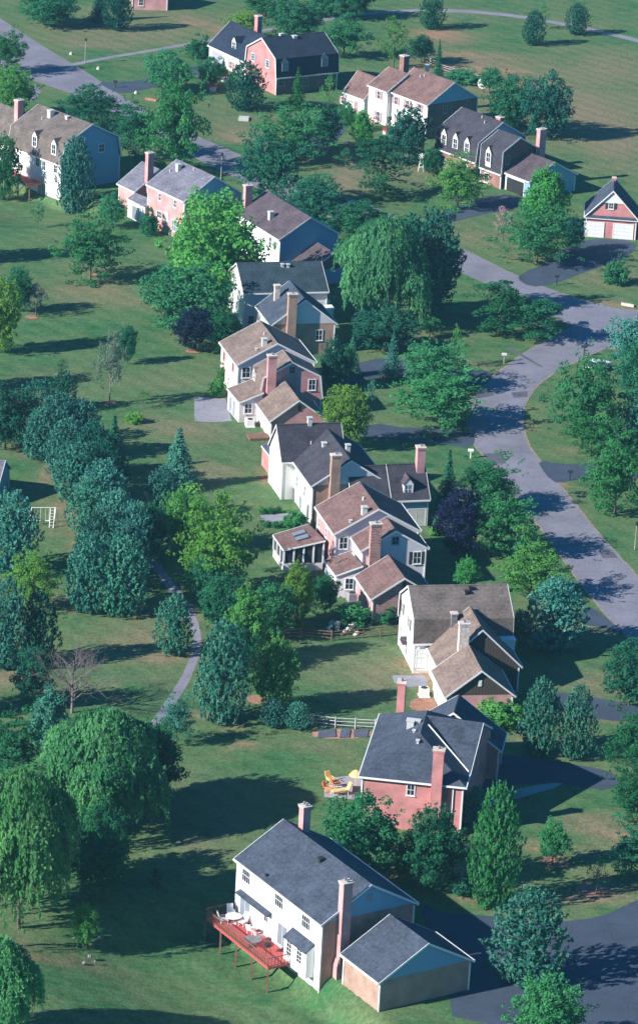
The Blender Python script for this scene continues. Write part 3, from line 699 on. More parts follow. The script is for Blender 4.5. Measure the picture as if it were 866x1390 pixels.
# ------------------------------------------------------------------ houses
def house(key, name, label):
    B = Block(key); return B, root(name, (B.cx, B.cy, 0), B.th, label, 'house', 'houses of the neighbourhood')
def c(k, pts): return [cr(k, x, y) for x, y in pts]
# H1 tan gambrel, upper left
B, R = house('h1', 'gambrel_house', 'tan roofed gambrel house at the left edge with two white dormers')
B.build(R, 'taupe roof', 'white siding', gab0='shade blue siding', gab1='shade blue siding', lower0='shade blue siding', lower1='shade blue siding', z0=-2.8)
B.build
for x, y in ((207,312),(320,358)): dormer(B, R, 'm', *cr('A1',x,y), w=1.15, h=1.7, pitch=1.1, roofm='taupe roof', v0=B.W/2-.35, depth=1.6)
window(B, R, '1', *cr('A1',598,350), w=1.1, h=1.3)
for x, y in ((225,432),(262,455),(330,470)): window(B, R, 'm', *cr('A1',x,y), w=.95, h=1.5)
slabdoor(B, R, 'm', *cr('A1',250,590), w=1.9, h=2.0, mat='pale glass', name='glass_door')
vent(R, B, *cr('A1',300,165), w=.75, h=.95); vent(R, B, *cr('A1',398,178), w=.5, h=.35); pipe(R, B, *cr('A1',250,182))
Wg = Block(par=('gab', *B.P(-B.L/2-4.6,-1.4,0)[:2], B.th, 9.6, 8.8, 4.0, 8.3, 0, 1)); Wg.build(R, 'taupe roof', 'white siding', gab0='shade blue siding', gab1='shade blue siding', z0=-2.8)
chimney(R, Wg, cr('A1',120,62), cr('A1',112,188), 'pink brick', w=.9, d=1.1)
# deck
def deck(R, pts, z, zfloor_posts, mat='red deck boards', rail=True, name='deck'):
    w = [at(*p, z) for p in pts]; mb = MB(); mb.hexa([p-Z3*.22 for p in w], w); o = mb.build(name, mat, R)
    m = MB()
    for a, b in zip(w, w[1:]):
        n = max(1, int((b-a).length/2.4))
        for k in range(n+1):
            p = a.lerp(b, k/n)
            if k == 0 and a is not w[0]: continue
            q = MB(); q.box(p, X3, Y3, .09, .09, z-zfloor_posts, z-.222); q.build('post', 'brown timber', o)
    if rail:
        for a, b in zip(w, w[1:]):
            dr = (b-a).normalized(); nn = Vector((-dr.y, dr.x, 0)); L = (b-a).length; mid = (a+b)/2
            m.box(mid, dr, nn, L/2, .05, z+.9, z+.97); m.box(mid, dr, nn, L/2-.05, .03, z+.12, z+.17)
            n = int(L/.32)
            for k in range(n+1): m.box(a.lerp(b, k/n), dr, nn, .022, .022, z-.02, z+.9)
        m.build('railing', 'brown timber', o)
    return o
dz = 0.35
deck(R, [B.P(u, v, 0) and (proj(B.P(u, v, .4))) for u, v in ((-B.L/2+.5,-B.w),(-B.L/2+.5,-B.w-2.6),(2.2,-B.w-2.6),(2.2,-B.w))], .4, 2.9)

# H2 pink brick
B, R = house('h2', 'brick_house', 'pink brick two storey house with a grey roof and a white sunroom')
B.build(R, 'grey roof', 'pink brick', gab0='shade blue siding', gab1='shade blue siding')
for x, y in ((293,378),(382,418)): window(B, R, 'm', *cr('A2',x,y), w=.8, h=1.2, shut=None)
window(B, R, 'm', *cr('A2',290,482), w=1.3, h=1.1, bars=(2,1)); window(B, R, 'm', *cr('A2',382,550), w=1.9, h=1.7, bars=(2,1), pane='pale glass')
slabdoor(B, R, 'm', *cr('A2',330,510), w=.85, h=1.9, mat='off white metal')
vent(R, B, *cr('A2',400,222), w=.6, h=.9, capm=1); pipe(R, B, *cr('A2',350,232)); pipe(R, B, *cr('A2',490,222))
W2 = Block('h2w'); W2.build(R, 'grey roof', 'pink brick', gab0='shade blue siding')
chimney(R, W2, cr('A2',236,112), cr('A2',226,318), 'pink brick', w=.8, d=1.0)
a, b, c_, d, a2, b2, c2, d2 = shed(R, *c('A2', [(100,387),(206,442),(146,352),(242,392)]), 2.7, 3.5, 'grey roof', 'white siding')
w_ = Wall(a2, b2, (a2+c2)/2); slabdoor(w_, R, 'm', *cr('A2',155,468), w=2.2, h=2.0, mat='pale glass', name='glass_door', zc=1.15)

# H3 navy roofed brick
B, R = house('h3', 'gambrel_house', 'pink brick gabled house with navy blue roof and arched windows, top centre')
B.build(R, 'navy roof', 'dark brick', gab0='salmon brick', lower0='salmon brick', gab1='shade blue siding')
for x, y in ((320,335),(405,375)): window(B, R, '0', *cr('A3',x,y), w=1.0, h=1.35, shut='grey shutter', bars=(1,2))
for x, y in ((508,392),(740,364)): dormer(B, R, 'm', *cr('A3',x,y), w=1.25, h=1.5, pitch=.9, roofm='navy roof', face='grey trim', cheek='navy roof', depth=.5, v0=B.W/2-.2, glassm='pale glass')
for x, y in ((485,482),(625,482)): window(B, R, 'm', *cr('A3',x,y), w=1.1, h=1.4, frame='grey trim')
vent(R, B, *cr('A3',562,218), w=.7, h=.2); vent(R, B, *cr('A3',485,204), w=.6, h=.15)
W3 = Block('h3w'); W3.build(R, 'navy roof', 'cream siding', gab1='cream siding')
dormer(W3, R, 'm', *cr('A3',208,268), w=1.25, h=1.5, pitch=1.0, roofm='navy roof', v0=3.1, depth=3.6)
slabdoor(W3, R, 'm', *cr('A3',113,335), w=3.6, h=2.2, mat='grey garage door', name='garage_door', zc=1.1)
for x, y in ((190,382),(222,400)): window(W3, R, 'm', *cr('A3',x,y), w=.9, h=1.3, shut='rose shutter')
chimney(R, W3, cr('A3',352,88), cr('A3',348,178), 'salmon brick', w=1.0, d=.9)

# H4 white with brown roof
B, R = house('h4', 'white_house', 'white two storey house with a brown roof and rose shutters')
B.build(R, 'brown roof', 'white siding', gab0='shade blue siding', gab1='shade blue siding', lower1='dark brick')
for x, y in ((380,374),(446,396),(517,418)): window(B, R, 'm', *cr('A4',x,y), w=.95, h=1.35, shut='rose shutter')
for x, y in ((390,500),(450,520)): window(B, R, 'm', *cr('A4',x,y), w=.95, h=1.35, shut='rose shutter')
for x, y in ((665,425),(800,400)): window(B, R, '1', *cr('A4',x,y), w=.85, h=1.3, frame='grey trim')
gable_louvre(B, R, '1', *cr('A4',720,305)); pipe(R, B, *cr('A4',520,238)); pipe(R, B, *cr('A4',545,232)); vent(R, B, *cr('A4',560,184), w=.5, h=.5)
W4 = Block('h4b'); W4.build(R, 'brown roof', 'white siding', gab0='white siding')
window(W4, R, 'm', *cr('A4',279,342), w=.95, h=1.35, shut='rose shutter'); window(W4, R, 'm', *cr('A4',273,465), w=1.2, h=1.6, shut='rose shutter', bars=(2,1))
W5 = Block('h4w'); W5.build(R, 'brown roof', 'white siding', gab0='white siding')
slabdoor(W5, R, 'm', *cr('A4',147,412), w=.95, h=1.9, mat='rose shutter', name='door'); window(W5, R, 'm', *cr('A4',66,372), w=.8, h=1.2, shut='rose shutter')
window(W5, R, 'm', *cr('A4',113,408), w=.7, h=1.1)
chimney(R, W4, cr('A4',426,105), cr('A4',424,202), 'red brick', w=1.1, d=1.1)

# H5 dark gambrel
B, R = house('h5', 'gambrel_house', 'dark plum gambrel house with four pointed white dormers and attached garage')
B.build(R, 'charcoal roof', 'red brick', gab0='shade blue siding', gab1='shade blue siding', lower1='shade blue siding')
for x, y in ((97,300),(164,324),(232,350)): dormer(B, R, 'm', *cr('A5',x,y), w=1.2, h=1.75, pitch=1.25, roofm='charcoal roof', depth=1.4, v0=B.W/2-.22)
for x, y in ((100,440),(150,455),(225,470)): window(B, R, 'm', *cr('A5',x,y), w=.9, h=1.4)
chimney(R, B, cr('A5',465,162), cr('A5',425,196), 'salmon brick', w=1.0, d=.8, zb=7.6, sink=2)
pipe(R, B, *cr('A5',320,175)); pipe(R, B, *cr('A5',335,205))
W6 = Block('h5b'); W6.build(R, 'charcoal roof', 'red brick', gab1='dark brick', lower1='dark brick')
dormer(W6, R, 'm', *cr('A5',358,405), w=1.2, h=1.75, pitch=1.25, roofm='charcoal roof', depth=1.4, v0=W6.W/2+.12)
window(W6, R, '1', *cr('A5',468,420), w=.9, h=1.35, frame='grey trim'); window(W6, R, 'm', *cr('A5',346,525), w=1.0, h=1.5)
W7 = Block('h5g'); W7.build(R, 'plum roof', 'shade blue siding', gab1='shade blue siding')
slabdoor(W7, R, 'm', *cr('A5',515,560), w=4.2, h=2.1, mat='black metal', name='opening_shade_panel', zc=1.05, panel=False)  # black slab paints the dark inside of the open garage bay
chimney(R, W6, cr('A5',656,232), cr('A5',650,385), 'pink brick', w=.8, d=1.3, wall='1')

# H6 brick garage
B, R = house('h6', 'garage', 'salmon brick double garage with a white gable peak and two white doors, right edge')
R['category'] = 'garage'
B.build(R, 'slate roof', 'salmon brick')
p0, n0 = B.wallhit('1', *cr('A6',500,690)); mb = MB()
mb.box(B.P(B.l+.16,0,0), B.au, B.av, .15, B.w+.3, 2.85, 3.0); mb.build('fascia_board', 'white trim', R)
mb = MB(); mb.hexa([B.P(B.l+.0,-B.w,3.0),B.P(B.l+.0,B.w,3.0),B.P(B.l+.34,B.w+.2,3.0),B.P(B.l+.34,-B.w-.2,3.0)], [B.P(B.l+.0,-B.w,3.35),B.P(B.l+.0,B.w,3.35),B.P(B.l+.05,B.w,3.33),B.P(B.l+.05,-B.w,3.33)]); mb.build('pent_roof', 'slate roof', R)
mb = MB(); zt = 5.35; hw = (B.hr-zt-.2)/((B.hr-B.he)/(B.W/2)); mb.hexa([B.P(B.l+.003,-hw,zt),B.P(B.l+.003,hw,zt),B.P(B.l+.003,0,B.hr-.2)], [B.P(B.l+.05,-hw,zt),B.P(B.l+.05,hw,zt),B.P(B.l+.05,0,B.hr-.2)]); mb.build('gable_panel', 'white siding', R)
window(B, R, '1', *cr('A6',545,515), w=.8, h=1.0, shut='dark shutter')
for x in (340,685): slabdoor(B, R, '1', *cr('A6',x,815), w=2.75, h=2.2, mat='white garage door', name='garage_door', zc=1.12)
chimney(R, B, cr('A6',590,170), cr('A6',580,215), 'salmon brick', w=.5, d=.5, pots=0)

# H7
B, R = house('h7', 'white_house', 'plum brown roofed house with a shaded pale gable, left of the big central willow')
B.build(R, 'plum roof', 'white siding', gab0='shade blue siding', gab1='shade blue siding', lower1='shade blue siding')
gable_louvre(B, R, '1', *cr('A7',605,390)); vent(R, B, *cr('A7',312,362), w=.65, h=1.0)
chimney(R, B, cr('A7',152,108), cr('A7',140,262), 'pink brick', w=.8, d=1.1)
p1, _ = B.wallhit('1', *cr('A7',640,532)); q1 = at(*cr('A7',778,605), p1.z); Lw = (q1-p1).length
Wx = Block(par=('gab', *((p1+q1)/2)[:2], B.th, Lw+.5, 8.0, p1.z-2.5, p1.z, 0, 1)); Wx.build(R, 'plum roof', 'shade blue siding', gab1='dark brick')
for x, y in ((345,560),(310,530)): window(B, R, 'm', *cr('A7',x,y), w=.9, h=1.4)

# H8
B, R = house('h8', 'white_house', 'white gabled house with a dark teal roof and tan brick chimneyed cross wing')
B.build(R, 'teal roof', 'pale siding', gab0='white siding', lower0='white siding')
for x, y in ((78,238),(126,305)): window(B, R, '0', *cr('A8',x,y), w=1.0, h=1.5, shut='grey shutter')
window(B, R, 'm', *cr('A8',208,480), w=.9, h=1.3); vent(R, B, *cr('A8',425,112), w=.35, h=.35); vent(R, B, *cr('A8',463,114), w=.35, h=.35)
W8 = Block('h8c'); W8.build(R, 'slate roof', 'pale siding', gab1='pale siding', lower1='tan brick')
window(W8, R, '1', *cr('A8',678,585), w=1.0, h=1.5)
chimney(R, W8, cr('A8',482,292), cr('A8',478,560), 'tan brick', w=.75, d=1.15, wall='1')
chimney(R, W8, cr('A8',390,232), cr('A8',385,335), 'pale stone', w=.6, d=.7, pots=0)
for x, y, uu in ((690,345,0),(720,395,0)): 
    q = at(*cr('A8',x,y), 3.0); mb = MB(); mb.box(q, B.au, B.av, 1.0, .8, 1.9, 3.0); mb.box(q, B.au, B.av, 1.12, .92, 3.001, 3.12); mb.build('entry_porch', 'white siding', R)

# H9
B, R = house('h9', 'pink_house', 'pale pink house with a tan roof stepping down in three gables toward a paved patio')
B.build(R, 'tan roof', 'pink siding', gab1='pale siding', lower1='pale siding')
window(B, R, '1', *cr('B1',240,462), w=1.15, h=1.5)
for x, y in ((80,342),(145,420)): window(B, R, 'm', *cr('B1',x,y), w=.7, h=1.1, frame='rose shutter')
window(B, R, 'm', *cr('B1',78,490), w=1.5, h=1.5, bars=(2,1)); window(B, R, 'm', *cr('B1',112,530), w=.8, h=1.4)
vent(R, B, *cr('B1',372,262), w=.62, h=.85); vent(R, B, *cr('B1',318,300), w=.25, h=.2); pipe(R, B, *cr('B1',372,185))
W9 = Block('h9b'); W9.build(R, 'tan roof', 'pink siding', gab1='pink brick', lower1='pink brick')
window(W9, R, '1', *cr('B1',723,553), w=1.0, h=1.5); window(W9, R, '1', *cr('B1',577,445), w=.8, h=1.0, frame='grey trim')
dormer(W9, R, 'm', *cr('B1',300,485), w=.95, h=1.3, pitch=.7, roofm='tan roof', depth=.9, v0=W9.W/2-.25)
W10 = Block('h9g'); W10.build(R, 'tan roof', 'pink siding', gab1='pink brick', lower1='pink brick')
gable_louvre(W10, R, '1', *cr('B1',632,725), w=.35, h=.8, mat='dark shutter')
for x, y in ((325,760),(355,800),(385,835)): slabdoor(W10, R, 'm', *cr('B1',x,y), w=.9, h=1.9, mat='white garage door', name='panel_door', zc=1.0)
chimney(R, W9, cr('B1',428,328), cr('B1',412,620), 'pink brick', w=.75, d=1.1, wall='1')
a, b, c_, d, a2, b2, c2, d2 = shed(R, *c('B1', [(100,580),(188,685),(285,512),(370,612)]), 2.7, 3.9, 'tan roof', 'pale siding')
w_ = Wall(b2, c2, (a2+c2)/2); window(w_, R, 'm', *cr('B1',255,727), w=1.05, h=1.4)
w_ = Wall(a2, b2, (a2+c2)/2); 
for x, y in ((130,690),(155,725)): slabdoor(w_, R, 'm', *cr('B1',x,y), w=1.0, h=2.0, mat='pale glass', name='glass_door', zc=1.2)
mb = MB(); q = G(*cr('B1',325,945)); mb.box(q, B.au, B.av, 1.0, 1.25, 0, .32, 0); o = mb.build('planter_frame', 'brown timber', R)
mb = MB(); q = G(*cr('B1',262,850)); mb.box(q, B.au, B.av, .5, .5, 0, .9); mb.build('entry_steps', 'pale stone', R)

# H10
B, R = house('h10', 'white_house', 'long white house with charcoal roofs and a dormered wing on its right')
B.build(R, 'charcoal roof', 'white siding', gab1='pale siding', lower1='tan brick')
for x, y in ((148,280),(185,325),(222,370)): window(B, R, 'm', *cr('B2',x,y), w=.85, h=1.45, shut=None)
for x, y, h in ((138,345,1.3),(172,392,2.0),(203,430,2.0),(238,470,2.0)):
    slabdoor(B, R, 'm', *cr('B2',x,y), w=1.0 if h > 1.5 else .7, h=h, mat='pale glass' if x == 203 else 'window glass', name='glass_door')
chimney(R, B, cr('B2',362,192), cr('B2',352,400), 'tan brick', w=.75, d=1.1, wall='1')
vent(R, B, *cr('B2',312,156), w=.5, h=.35); vent(R, B, *cr('B2',422,182), w=.5, h=.8); pipe(R, B, *cr('B2',250,150))
W11 = Block('h10l'); W11.build(R, 'charcoal roof', 'white siding', gab0='white siding', lower0='white siding')
vent(R, W11, *cr('B2',243,52), w=.5, h=.75)
shed(R, *c('B2', [(18,155),(103,262),(45,142),(118,236)]), 2.4, 3.4, 'slate roof', 'salmon brick')
W12 = Block('h10r'); W12.build(R, 'charcoal roof', 'shade blue siding', gab1='tan brick')
mb = Block(par=('gab', *W12.P(-W12.L/2-2.2,0,0)[:2], W12.th, 5.2, W12.W-.1, W12.he, W12.hr-.06, 0, 1)); mb.build(R, 'charcoal roof', 'shade blue siding')
dormer(W12, R, 'm', *cr('B2',707,362), w=1.15, h=1.4, pitch=1.1, roofm='plum roof', v0=2.5, depth=2.6, glassm='pale glass')
slabdoor(W12, R, 'm', *cr('B2',745,478), w=2.1, h=2.1, mat='off white metal', name='garage_door', zc=1.1)
chimney(R, W12, cr('B2',760,155), cr('B2',760,262), 'pink brick', w=.95, d=.95)

# H11
B, R = house('h11', 'stepped_house', 'brown roofed house stepping down in three gables with a skylit sunroom')
B.build(R, 'brown roof', 'pink brick', gab1='pale siding', lower1='pale siding')
window(B, R, '1', *cr('B3',383,350), w=1.05, h=1.5)
for x, y in ((265,250),(300,300)): window(B, R, 'm', *cr('B3',x,y), w=.8, h=1.2)
vent(R, B, *cr('B3',484,206), w=.6, h=.8); pipe(R, B, *cr('B3',480,140), .12, .4); vent(R, B, *cr('B3',418,250), w=.25, h=.25)
W13 = Block('h11b'); W13.build(R, 'brown roof', 'pale siding', gab1='pale siding', lower1='pale siding')
window(W13, R, '1', *cr('B3',743,422), w=1.0, h=1.5, shut='dark shutter' ); window(W13, R, '1', *cr('B3',637,338), w=.9, h=1.0, frame='grey trim'); window(W13, R, 'm', *cr('B3',438,385), w=.6, h=1.0)
W14 = Block('h11g'); W14.build(R, 'brown roof', 'pink brick', gab1='mottled brick', lower1='mottled brick')
gable_louvre(W14, R, '1', *cr('B3',680,555), w=.3, h=.7, mat='dark shutter')
chimney(R, W13, cr('B3',537,247), cr('B3',525,470), 'mottled brick', w=.75, d=1.2, wall='1')
a, b, c_, d, a2, b2, c2, d2 = shed(R, *c('B3', [(288,437),(345,510),(412,390),(480,462)]), 2.7, 3.9, 'brown roof', 'pale siding')
w_ = Wall(b2, c2, (a2+c2)/2); window(w_, R, 'm', *cr('B3',411,550), w=1.0, h=1.4)
a, b, c_, d, a2, b2, c2, d2 = shed(R, *c('B3', [(38,310),(90,384),(213,257),(296,338)]), 2.6, 3.7, 'brown roof', 'pale siding', open_=True)
for p, q, n in ((a2, b2, 3), (b2, c2, 4)):
    w_ = Wall(p, q, (a2+c2)/2); lowz = .9
    mb = MB(); mid = (p+q)/2; L2 = Vector((q.x-p.x, q.y-p.y, 0)).length/2
    mb.box(mid, w_.h, w_.n, L2, .06, -.3, lowz); mb.build('sill_wall', 'pale siding', R)
    for k in range(n+1):
        t = p.lerp(q, k/n); m2 = MB(); m2.box(t, w_.h, w_.n, .09, .09, lowz+.001, t.z); m2.build('post', 'white trim', R)
    m3 = MB(); m3.poly([Vector((p.x,p.y,lowz))-w_.n*.03, Vector((q.x,q.y,lowz))-w_.n*.03, q-w_.n*.03, p-w_.n*.03]); m3.poly([Vector((p.x,p.y,lowz))-w_.n*.05, Vector((q.x,q.y,lowz))-w_.n*.05, q-w_.n*.05, p-w_.n*.05])
    m3.build('pane', 'window glass', R)
mb = MB(); fl = [Vector((p.x,p.y,.25)) for p in (a2,b2,c2,d2)]; mb.hexa([p-Z3*.5 for p in fl], fl); mb.build('sunroom_floor', 'brown timber', R)
nrm = (b-a).cross(c_-b).normalized(); nrm = nrm if nrm.z > 0 else -nrm
for fx in (.36,.66):
    e1 = (d-a); e2 = (b-a); o_ = a+e2*fx+e1*.62+nrm*.03; h1, h2 = e1*.17, e2*.09
    mb = MB(); pts = [o_-h1-h2, o_+h1-h2, o_+h1+h2, o_-h1+h2]; mb.hexa(pts, [p+nrm*.10 for p in pts]); mb.build('skylight', 'pale glass', R)

# H12
B, R = house('h12', 'gambrel_house', 'white ended gambrel house with tan roofs and a dark board gable facing the camera')
B.build(R, 'taupe roof', 'white siding', gab0='white siding', lower0='white siding')
for x, y in ((76,205),(118,300)): window(B, R, '0', *cr('B4',x,y), w=.75, h=1.3, shut='dark shutter')
window(B, R, '0', *cr('B4',68,358), w=.9, h=1.7, pane='pale glass'); window(B, R, '0', *cr('B4',100,455), w=.9, h=1.9)
p_, n_ = B.wallhit('0', *cr('B4',98,402)); a_ = Z3.cross(n_); mb = MB(); e0 = Vector((p_.x,p_.y,0))
mb.hexa([e0+a_*-.8+Z3*(p_.z-.3), e0+a_*.8+Z3*(p_.z-.3), e0+Z3*(p_.z+.4)], [e0+n_*.6+a_*-.8+Z3*(p_.z-.3), e0+n_*.6+a_*.8+Z3*(p_.z-.3), e0+n_*.6+Z3*(p_.z+.4)]); mb.build('door_hood', 'plum roof', R)
slabdoor(B, R, 'm', *cr('B4',186,520), w=.95, h=2.1, mat='white garage door'); window(B, R, 'm', *cr('B4',186,485), w=.7, h=.8, bars=(1,0))
for x, y in ((468,120),(492,96)): vent(R, B, *cr('B4',x,y), w=.3, h=.35, mat='black metal')
W15 = Block('h12c'); W15.build(R, 'tan roof', 'white siding', gab1='dark boards', lower1='dark boards')
W16 = Block('h12g'); W16.build(R, 'tan roof', 'cream siding', gab1='dark boards', lower1='pink brick')
mid_ = W15.hr-.9
# low slope that ties the two left planes together
gable_louvre(W16, R, '1', *cr('B4',553,672), w=.35, h=.7, mat='white trim')
chimney(R, W15, cr('B4',455,290), cr('B4',445,460), 'pale stone', w=.75, d=1.05); chimney(R, B, cr('B4',390,228), cr('B4',388,318), 'dark stone', w=.6, d=.6, capm='pale stone', pots=0)
for x, y in ((688,335),(720,395)):
    q = at(*cr('B4',x,y), 4.2); mb = MB(); mb.box(q, B.au, B.av, .8, .5, 3.0, 4.15); mb.box(q, B.au, B.av, .9, .62, 4.151, 4.25); mb.build('shed_dormer', 'white siding', R)
mb = MB(); q = G(*cr('B4',180,600)); mb.box(q, B.au, B.av, .7, .5, 0, .35); mb.build('entry_steps', 'pale stone', R)

# H13 hip roofed brick
B, R = house('h13', 'brick_house', 'salmon brick house with a slate blue hip roof and two brick chimneys, lower centre')
B.build(R, 'slate roof', 'salmon brick')
window(B, R, '1', *cr('B5',329,610), w=.85, h=1.25)
chimney(R, B, cr('B5',461,395), cr('B5',456,700), 'salmon brick', w=.7, d=1.05, wall='1'); chimney(R, B, cr('B5',279,48), cr('B5',276,212), 'salmon brick', w=1.0, d=.8, zb=3.5, sink=3.8)
vent(R, B, *cr('B5',327,288), w=.7, h=.7); vent(R, B, *cr('B5',366,270), w=.4, h=.3); vent(R, B, *cr('B5',345,316), w=.2, h=.2); vent(R, B, *cr('B5',364,372), w=.22, h=.3)
tw = -.20; q_ = at(*cr('B5',700,268), 8.35)-Vector((cos(tw),sin(tw),0))*2.9
W17 = Block(par=('gab', q_.x, q_.y, tw, 5.8, 12.2, 5.3, 8.33, 0, 1)); W17.build(R, 'slate roof', 'salmon brick')
fl = []
for k in range(21):
    px, py = cr('B5', 420+205*k/20, 280+240*k/20); h1, h2 = B.hit(px, py), W17.hit(px, py); fl.append((h1 if (h1-Vector((0,0,CH))).length < (h2-Vector((0,0,CH))).length else h2)+Z3*.05)
mb = MB(); mb.tube(fl, .07, 6); mb.build('valley_flashing', 'white trim', R); W18 = Block('h13g'); W18.build(R, 'slate roof', 'salmon brick')
mb = MB(); q = B.P(B.l+.09, B.w-.9, 0); mb.tube([(q.x,q.y,0),(q.x,q.y,5.0)], .06, 8); mb.build('downspout', 'white trim', R)

# H14
B, R = house('h14', 'white_house', 'large white house with slate roof and red deck at the bottom')
B.build(R, 'slate roof', 'white siding', gab1='shade blue siding', lower1='tan brick', z0=-3)
for x, y in ((217,430),(392,562),(535,675)): window(B, R, 'm', *cr('B6',x,y), w=1.5, h=1.45, bars=(3,1), shut=None)
window(B, R, 'm', *cr('B6',322,648), w=.75, h=1.1)
slabdoor(B, R, 'm', *cr('B6',212,590), w=1.7, h=2.1, mat='pale glass', name='french_door'); slabdoor(B, R, 'm', *cr('B6',410,748), w=1.6, h=2.1, mat='pale glass', name='glass_door')
p_, n_ = B.wallhit('m', *cr('B6',184,500)); q_, _ = B.wallhit('m', *cr('B6',352,632)); zz = (p_.z+q_.z)/2; mb = MB()
f = lambda p, dd, z: Vector((p.x,p.y,0))+n_*dd+Z3*z
mb.hexa([f(p_,0,zz-.1), f(q_,0,zz-.1), f(q_,.55,zz-.28), f(p_,.55,zz-.28)], [f(p_,0,zz+.06), f(q_,0,zz+.06), f(q_,.55,zz-.14), f(p_,.55,zz-.14)]); mb.build('awning', 'slate roof', R)
p_, n_ = B.wallhit('m', *cr('B6',462,712)); q_, _ = B.wallhit('m', *cr('B6',582,792)); zz = (p_.z+q_.z)/2; mb = MB()
mb.hexa([f(p_,0,zz-.05), f(q_,0,zz-.05), f(q_,1.0,zz-.75), f(p_,1.0,zz-.75)], [f(p_,0,zz+.08), f(q_,0,zz+.08), f(q_,1.0,zz-.64), f(p_,1.0,zz-.64)]); mb.build('bay_roof', 'slate roof', R)
mb = MB(); mb.hexa([f(p_,0,-.3), f(q_,0,-.3), f(q_,.85,-.3), f(p_,.85,-.3)], [f(p_,0,zz-.1), f(q_,0,zz-.1), f(q_,.85,zz-.62), f(p_,.85,zz-.62)]); mb.build('bay_wall', 'white siding', R)
w_ = Wall(f(p_,.85,0), f(q_,.85,0), B.P(0,0,0))
for t in (.25,.7):
    o_ = f(p_,.85,1.5).lerp(f(q_,.85,1.5), t); window(w_, R, 'm', *proj(o_), w=.95, h=1.6, bars=(1,3))
chimney(R, B, cr('B6',732,452), cr('B6',715,800), 'pink brick', w=.75, d=.95, wall='1', flare=.25, pots=2)
chimney(R, B, cr('B6',524,45), cr('B6',522,185), 'pink brick', w=.8, d=.8, pots=2)
vent(R, B, *cr('B6',322,432), w=.15, h=.15, mat='black metal'); vent(R, B, *cr('B6',612,352), w=.4, h=.3, mat='black metal')
gable_louvre(B, R, '1', *cr('B7',243,270), w=.6, h=.7)
u0 = B.loc(at(*cr('B6',130,640),0))[0]
deck(R, [proj(B.P(u, v, 0)) for u, v in ((-B.L/2+.0,-B.w),(-B.L/2-.0,-B.w-3.1),(B.L/2-4.1,-B.w-3.1),(B.L/2-4.1,-B.w))], 0.0, 2.9)
W19 = Block('h14g'); W19.build(R, 'slate roof', 'tan brick', gab1='shade blue siding', z0=-3)

# H15 building at the left edge and H16 at the top edge
th = -.9; P0 = at(13,648,2.6)
B = Block(par=('gab', P0.x-5.2, P0.y+1.0, -.15, 9.5, 6.5, 2.5, 4.6, 0, 1)); R = root('cottage', (B.cx,B.cy,0), B.th, 'corner of a grey roofed building cut off by the left edge near the swing set', 'house', 'houses of the neighbourhood')
B.build(R, 'grey roof', 'shade blue siding', gab1='shade blue siding')
P0 = at(200,4,1.5)
B = Block(par=('gab', P0.x, P0.y+4.6, .12, 6.5, 8, 3.0, 5.6, 0, 1)); R = root('brick_house', (B.cx,B.cy,0), B.th, 'lower wall of a pink brick house cut off by the top edge beside two conifers', 'house', 'houses of the neighbourhood')
B.build(R, 'charcoal roof', 'pink brick')
window(B, R, 'm', 192, 3, w=.9, h=1.3)
# ------------------------------------------------------------------ trees
def rnd(a, b): return random.uniform(a, b)
def sphere_dir():
    z = rnd(-1, 1); t = rnd(0, 2*pi); r = sqrt(1-z*z); return Vector((r*cos(t), r*sin(t), z))
class Leaves:
    def __init__(s): s.v = []; s.f = []; s.t = []
    def leaf(s, p, n, size, tone, asp=.65, up=None):
        n = n.normalized(); a = n.cross(up if up is not None else sphere_dir())
        if a.length < .05: a = n.cross(X3)
        a.normalize(); b = n.cross(a); i = len(s.v)
        a = a*size*asp; b = b*size
        s.v += [p-b, p+a*.9-b*.1, p+b, p-a*.9+b*.1]; s.f.append((i,i+1,i+2,i+3)); s.t.append(tone)
    def clump(s, c, r, n, size, tone, sq=.8, outw=.7, cen=Vector((0,0,0))):
        for _ in range(n):
            d = sphere_dir(); q = rnd(.45, 1)**.6; p = c+Vector((d.x*r*q, d.y*r*q, d.z*r*q*sq))
            nn = d*outw+sphere_dir()*.6+Vector((0,0,.35))
            s.leaf(p, nn, size*rnd(.7,1.25), min(1, max(0, tone+rnd(-.2,.2))))
    def mesh(s, name):
        me = bpy.data.meshes.new(name); me.from_pydata([tuple(v) for v in s.v], [], s.f)
        at_ = me.attributes.new('tone', 'FLOAT', 'FACE'); at_.data.foreach_set('value', s.t)
        me.materials.append(M['mid leaf']); return me
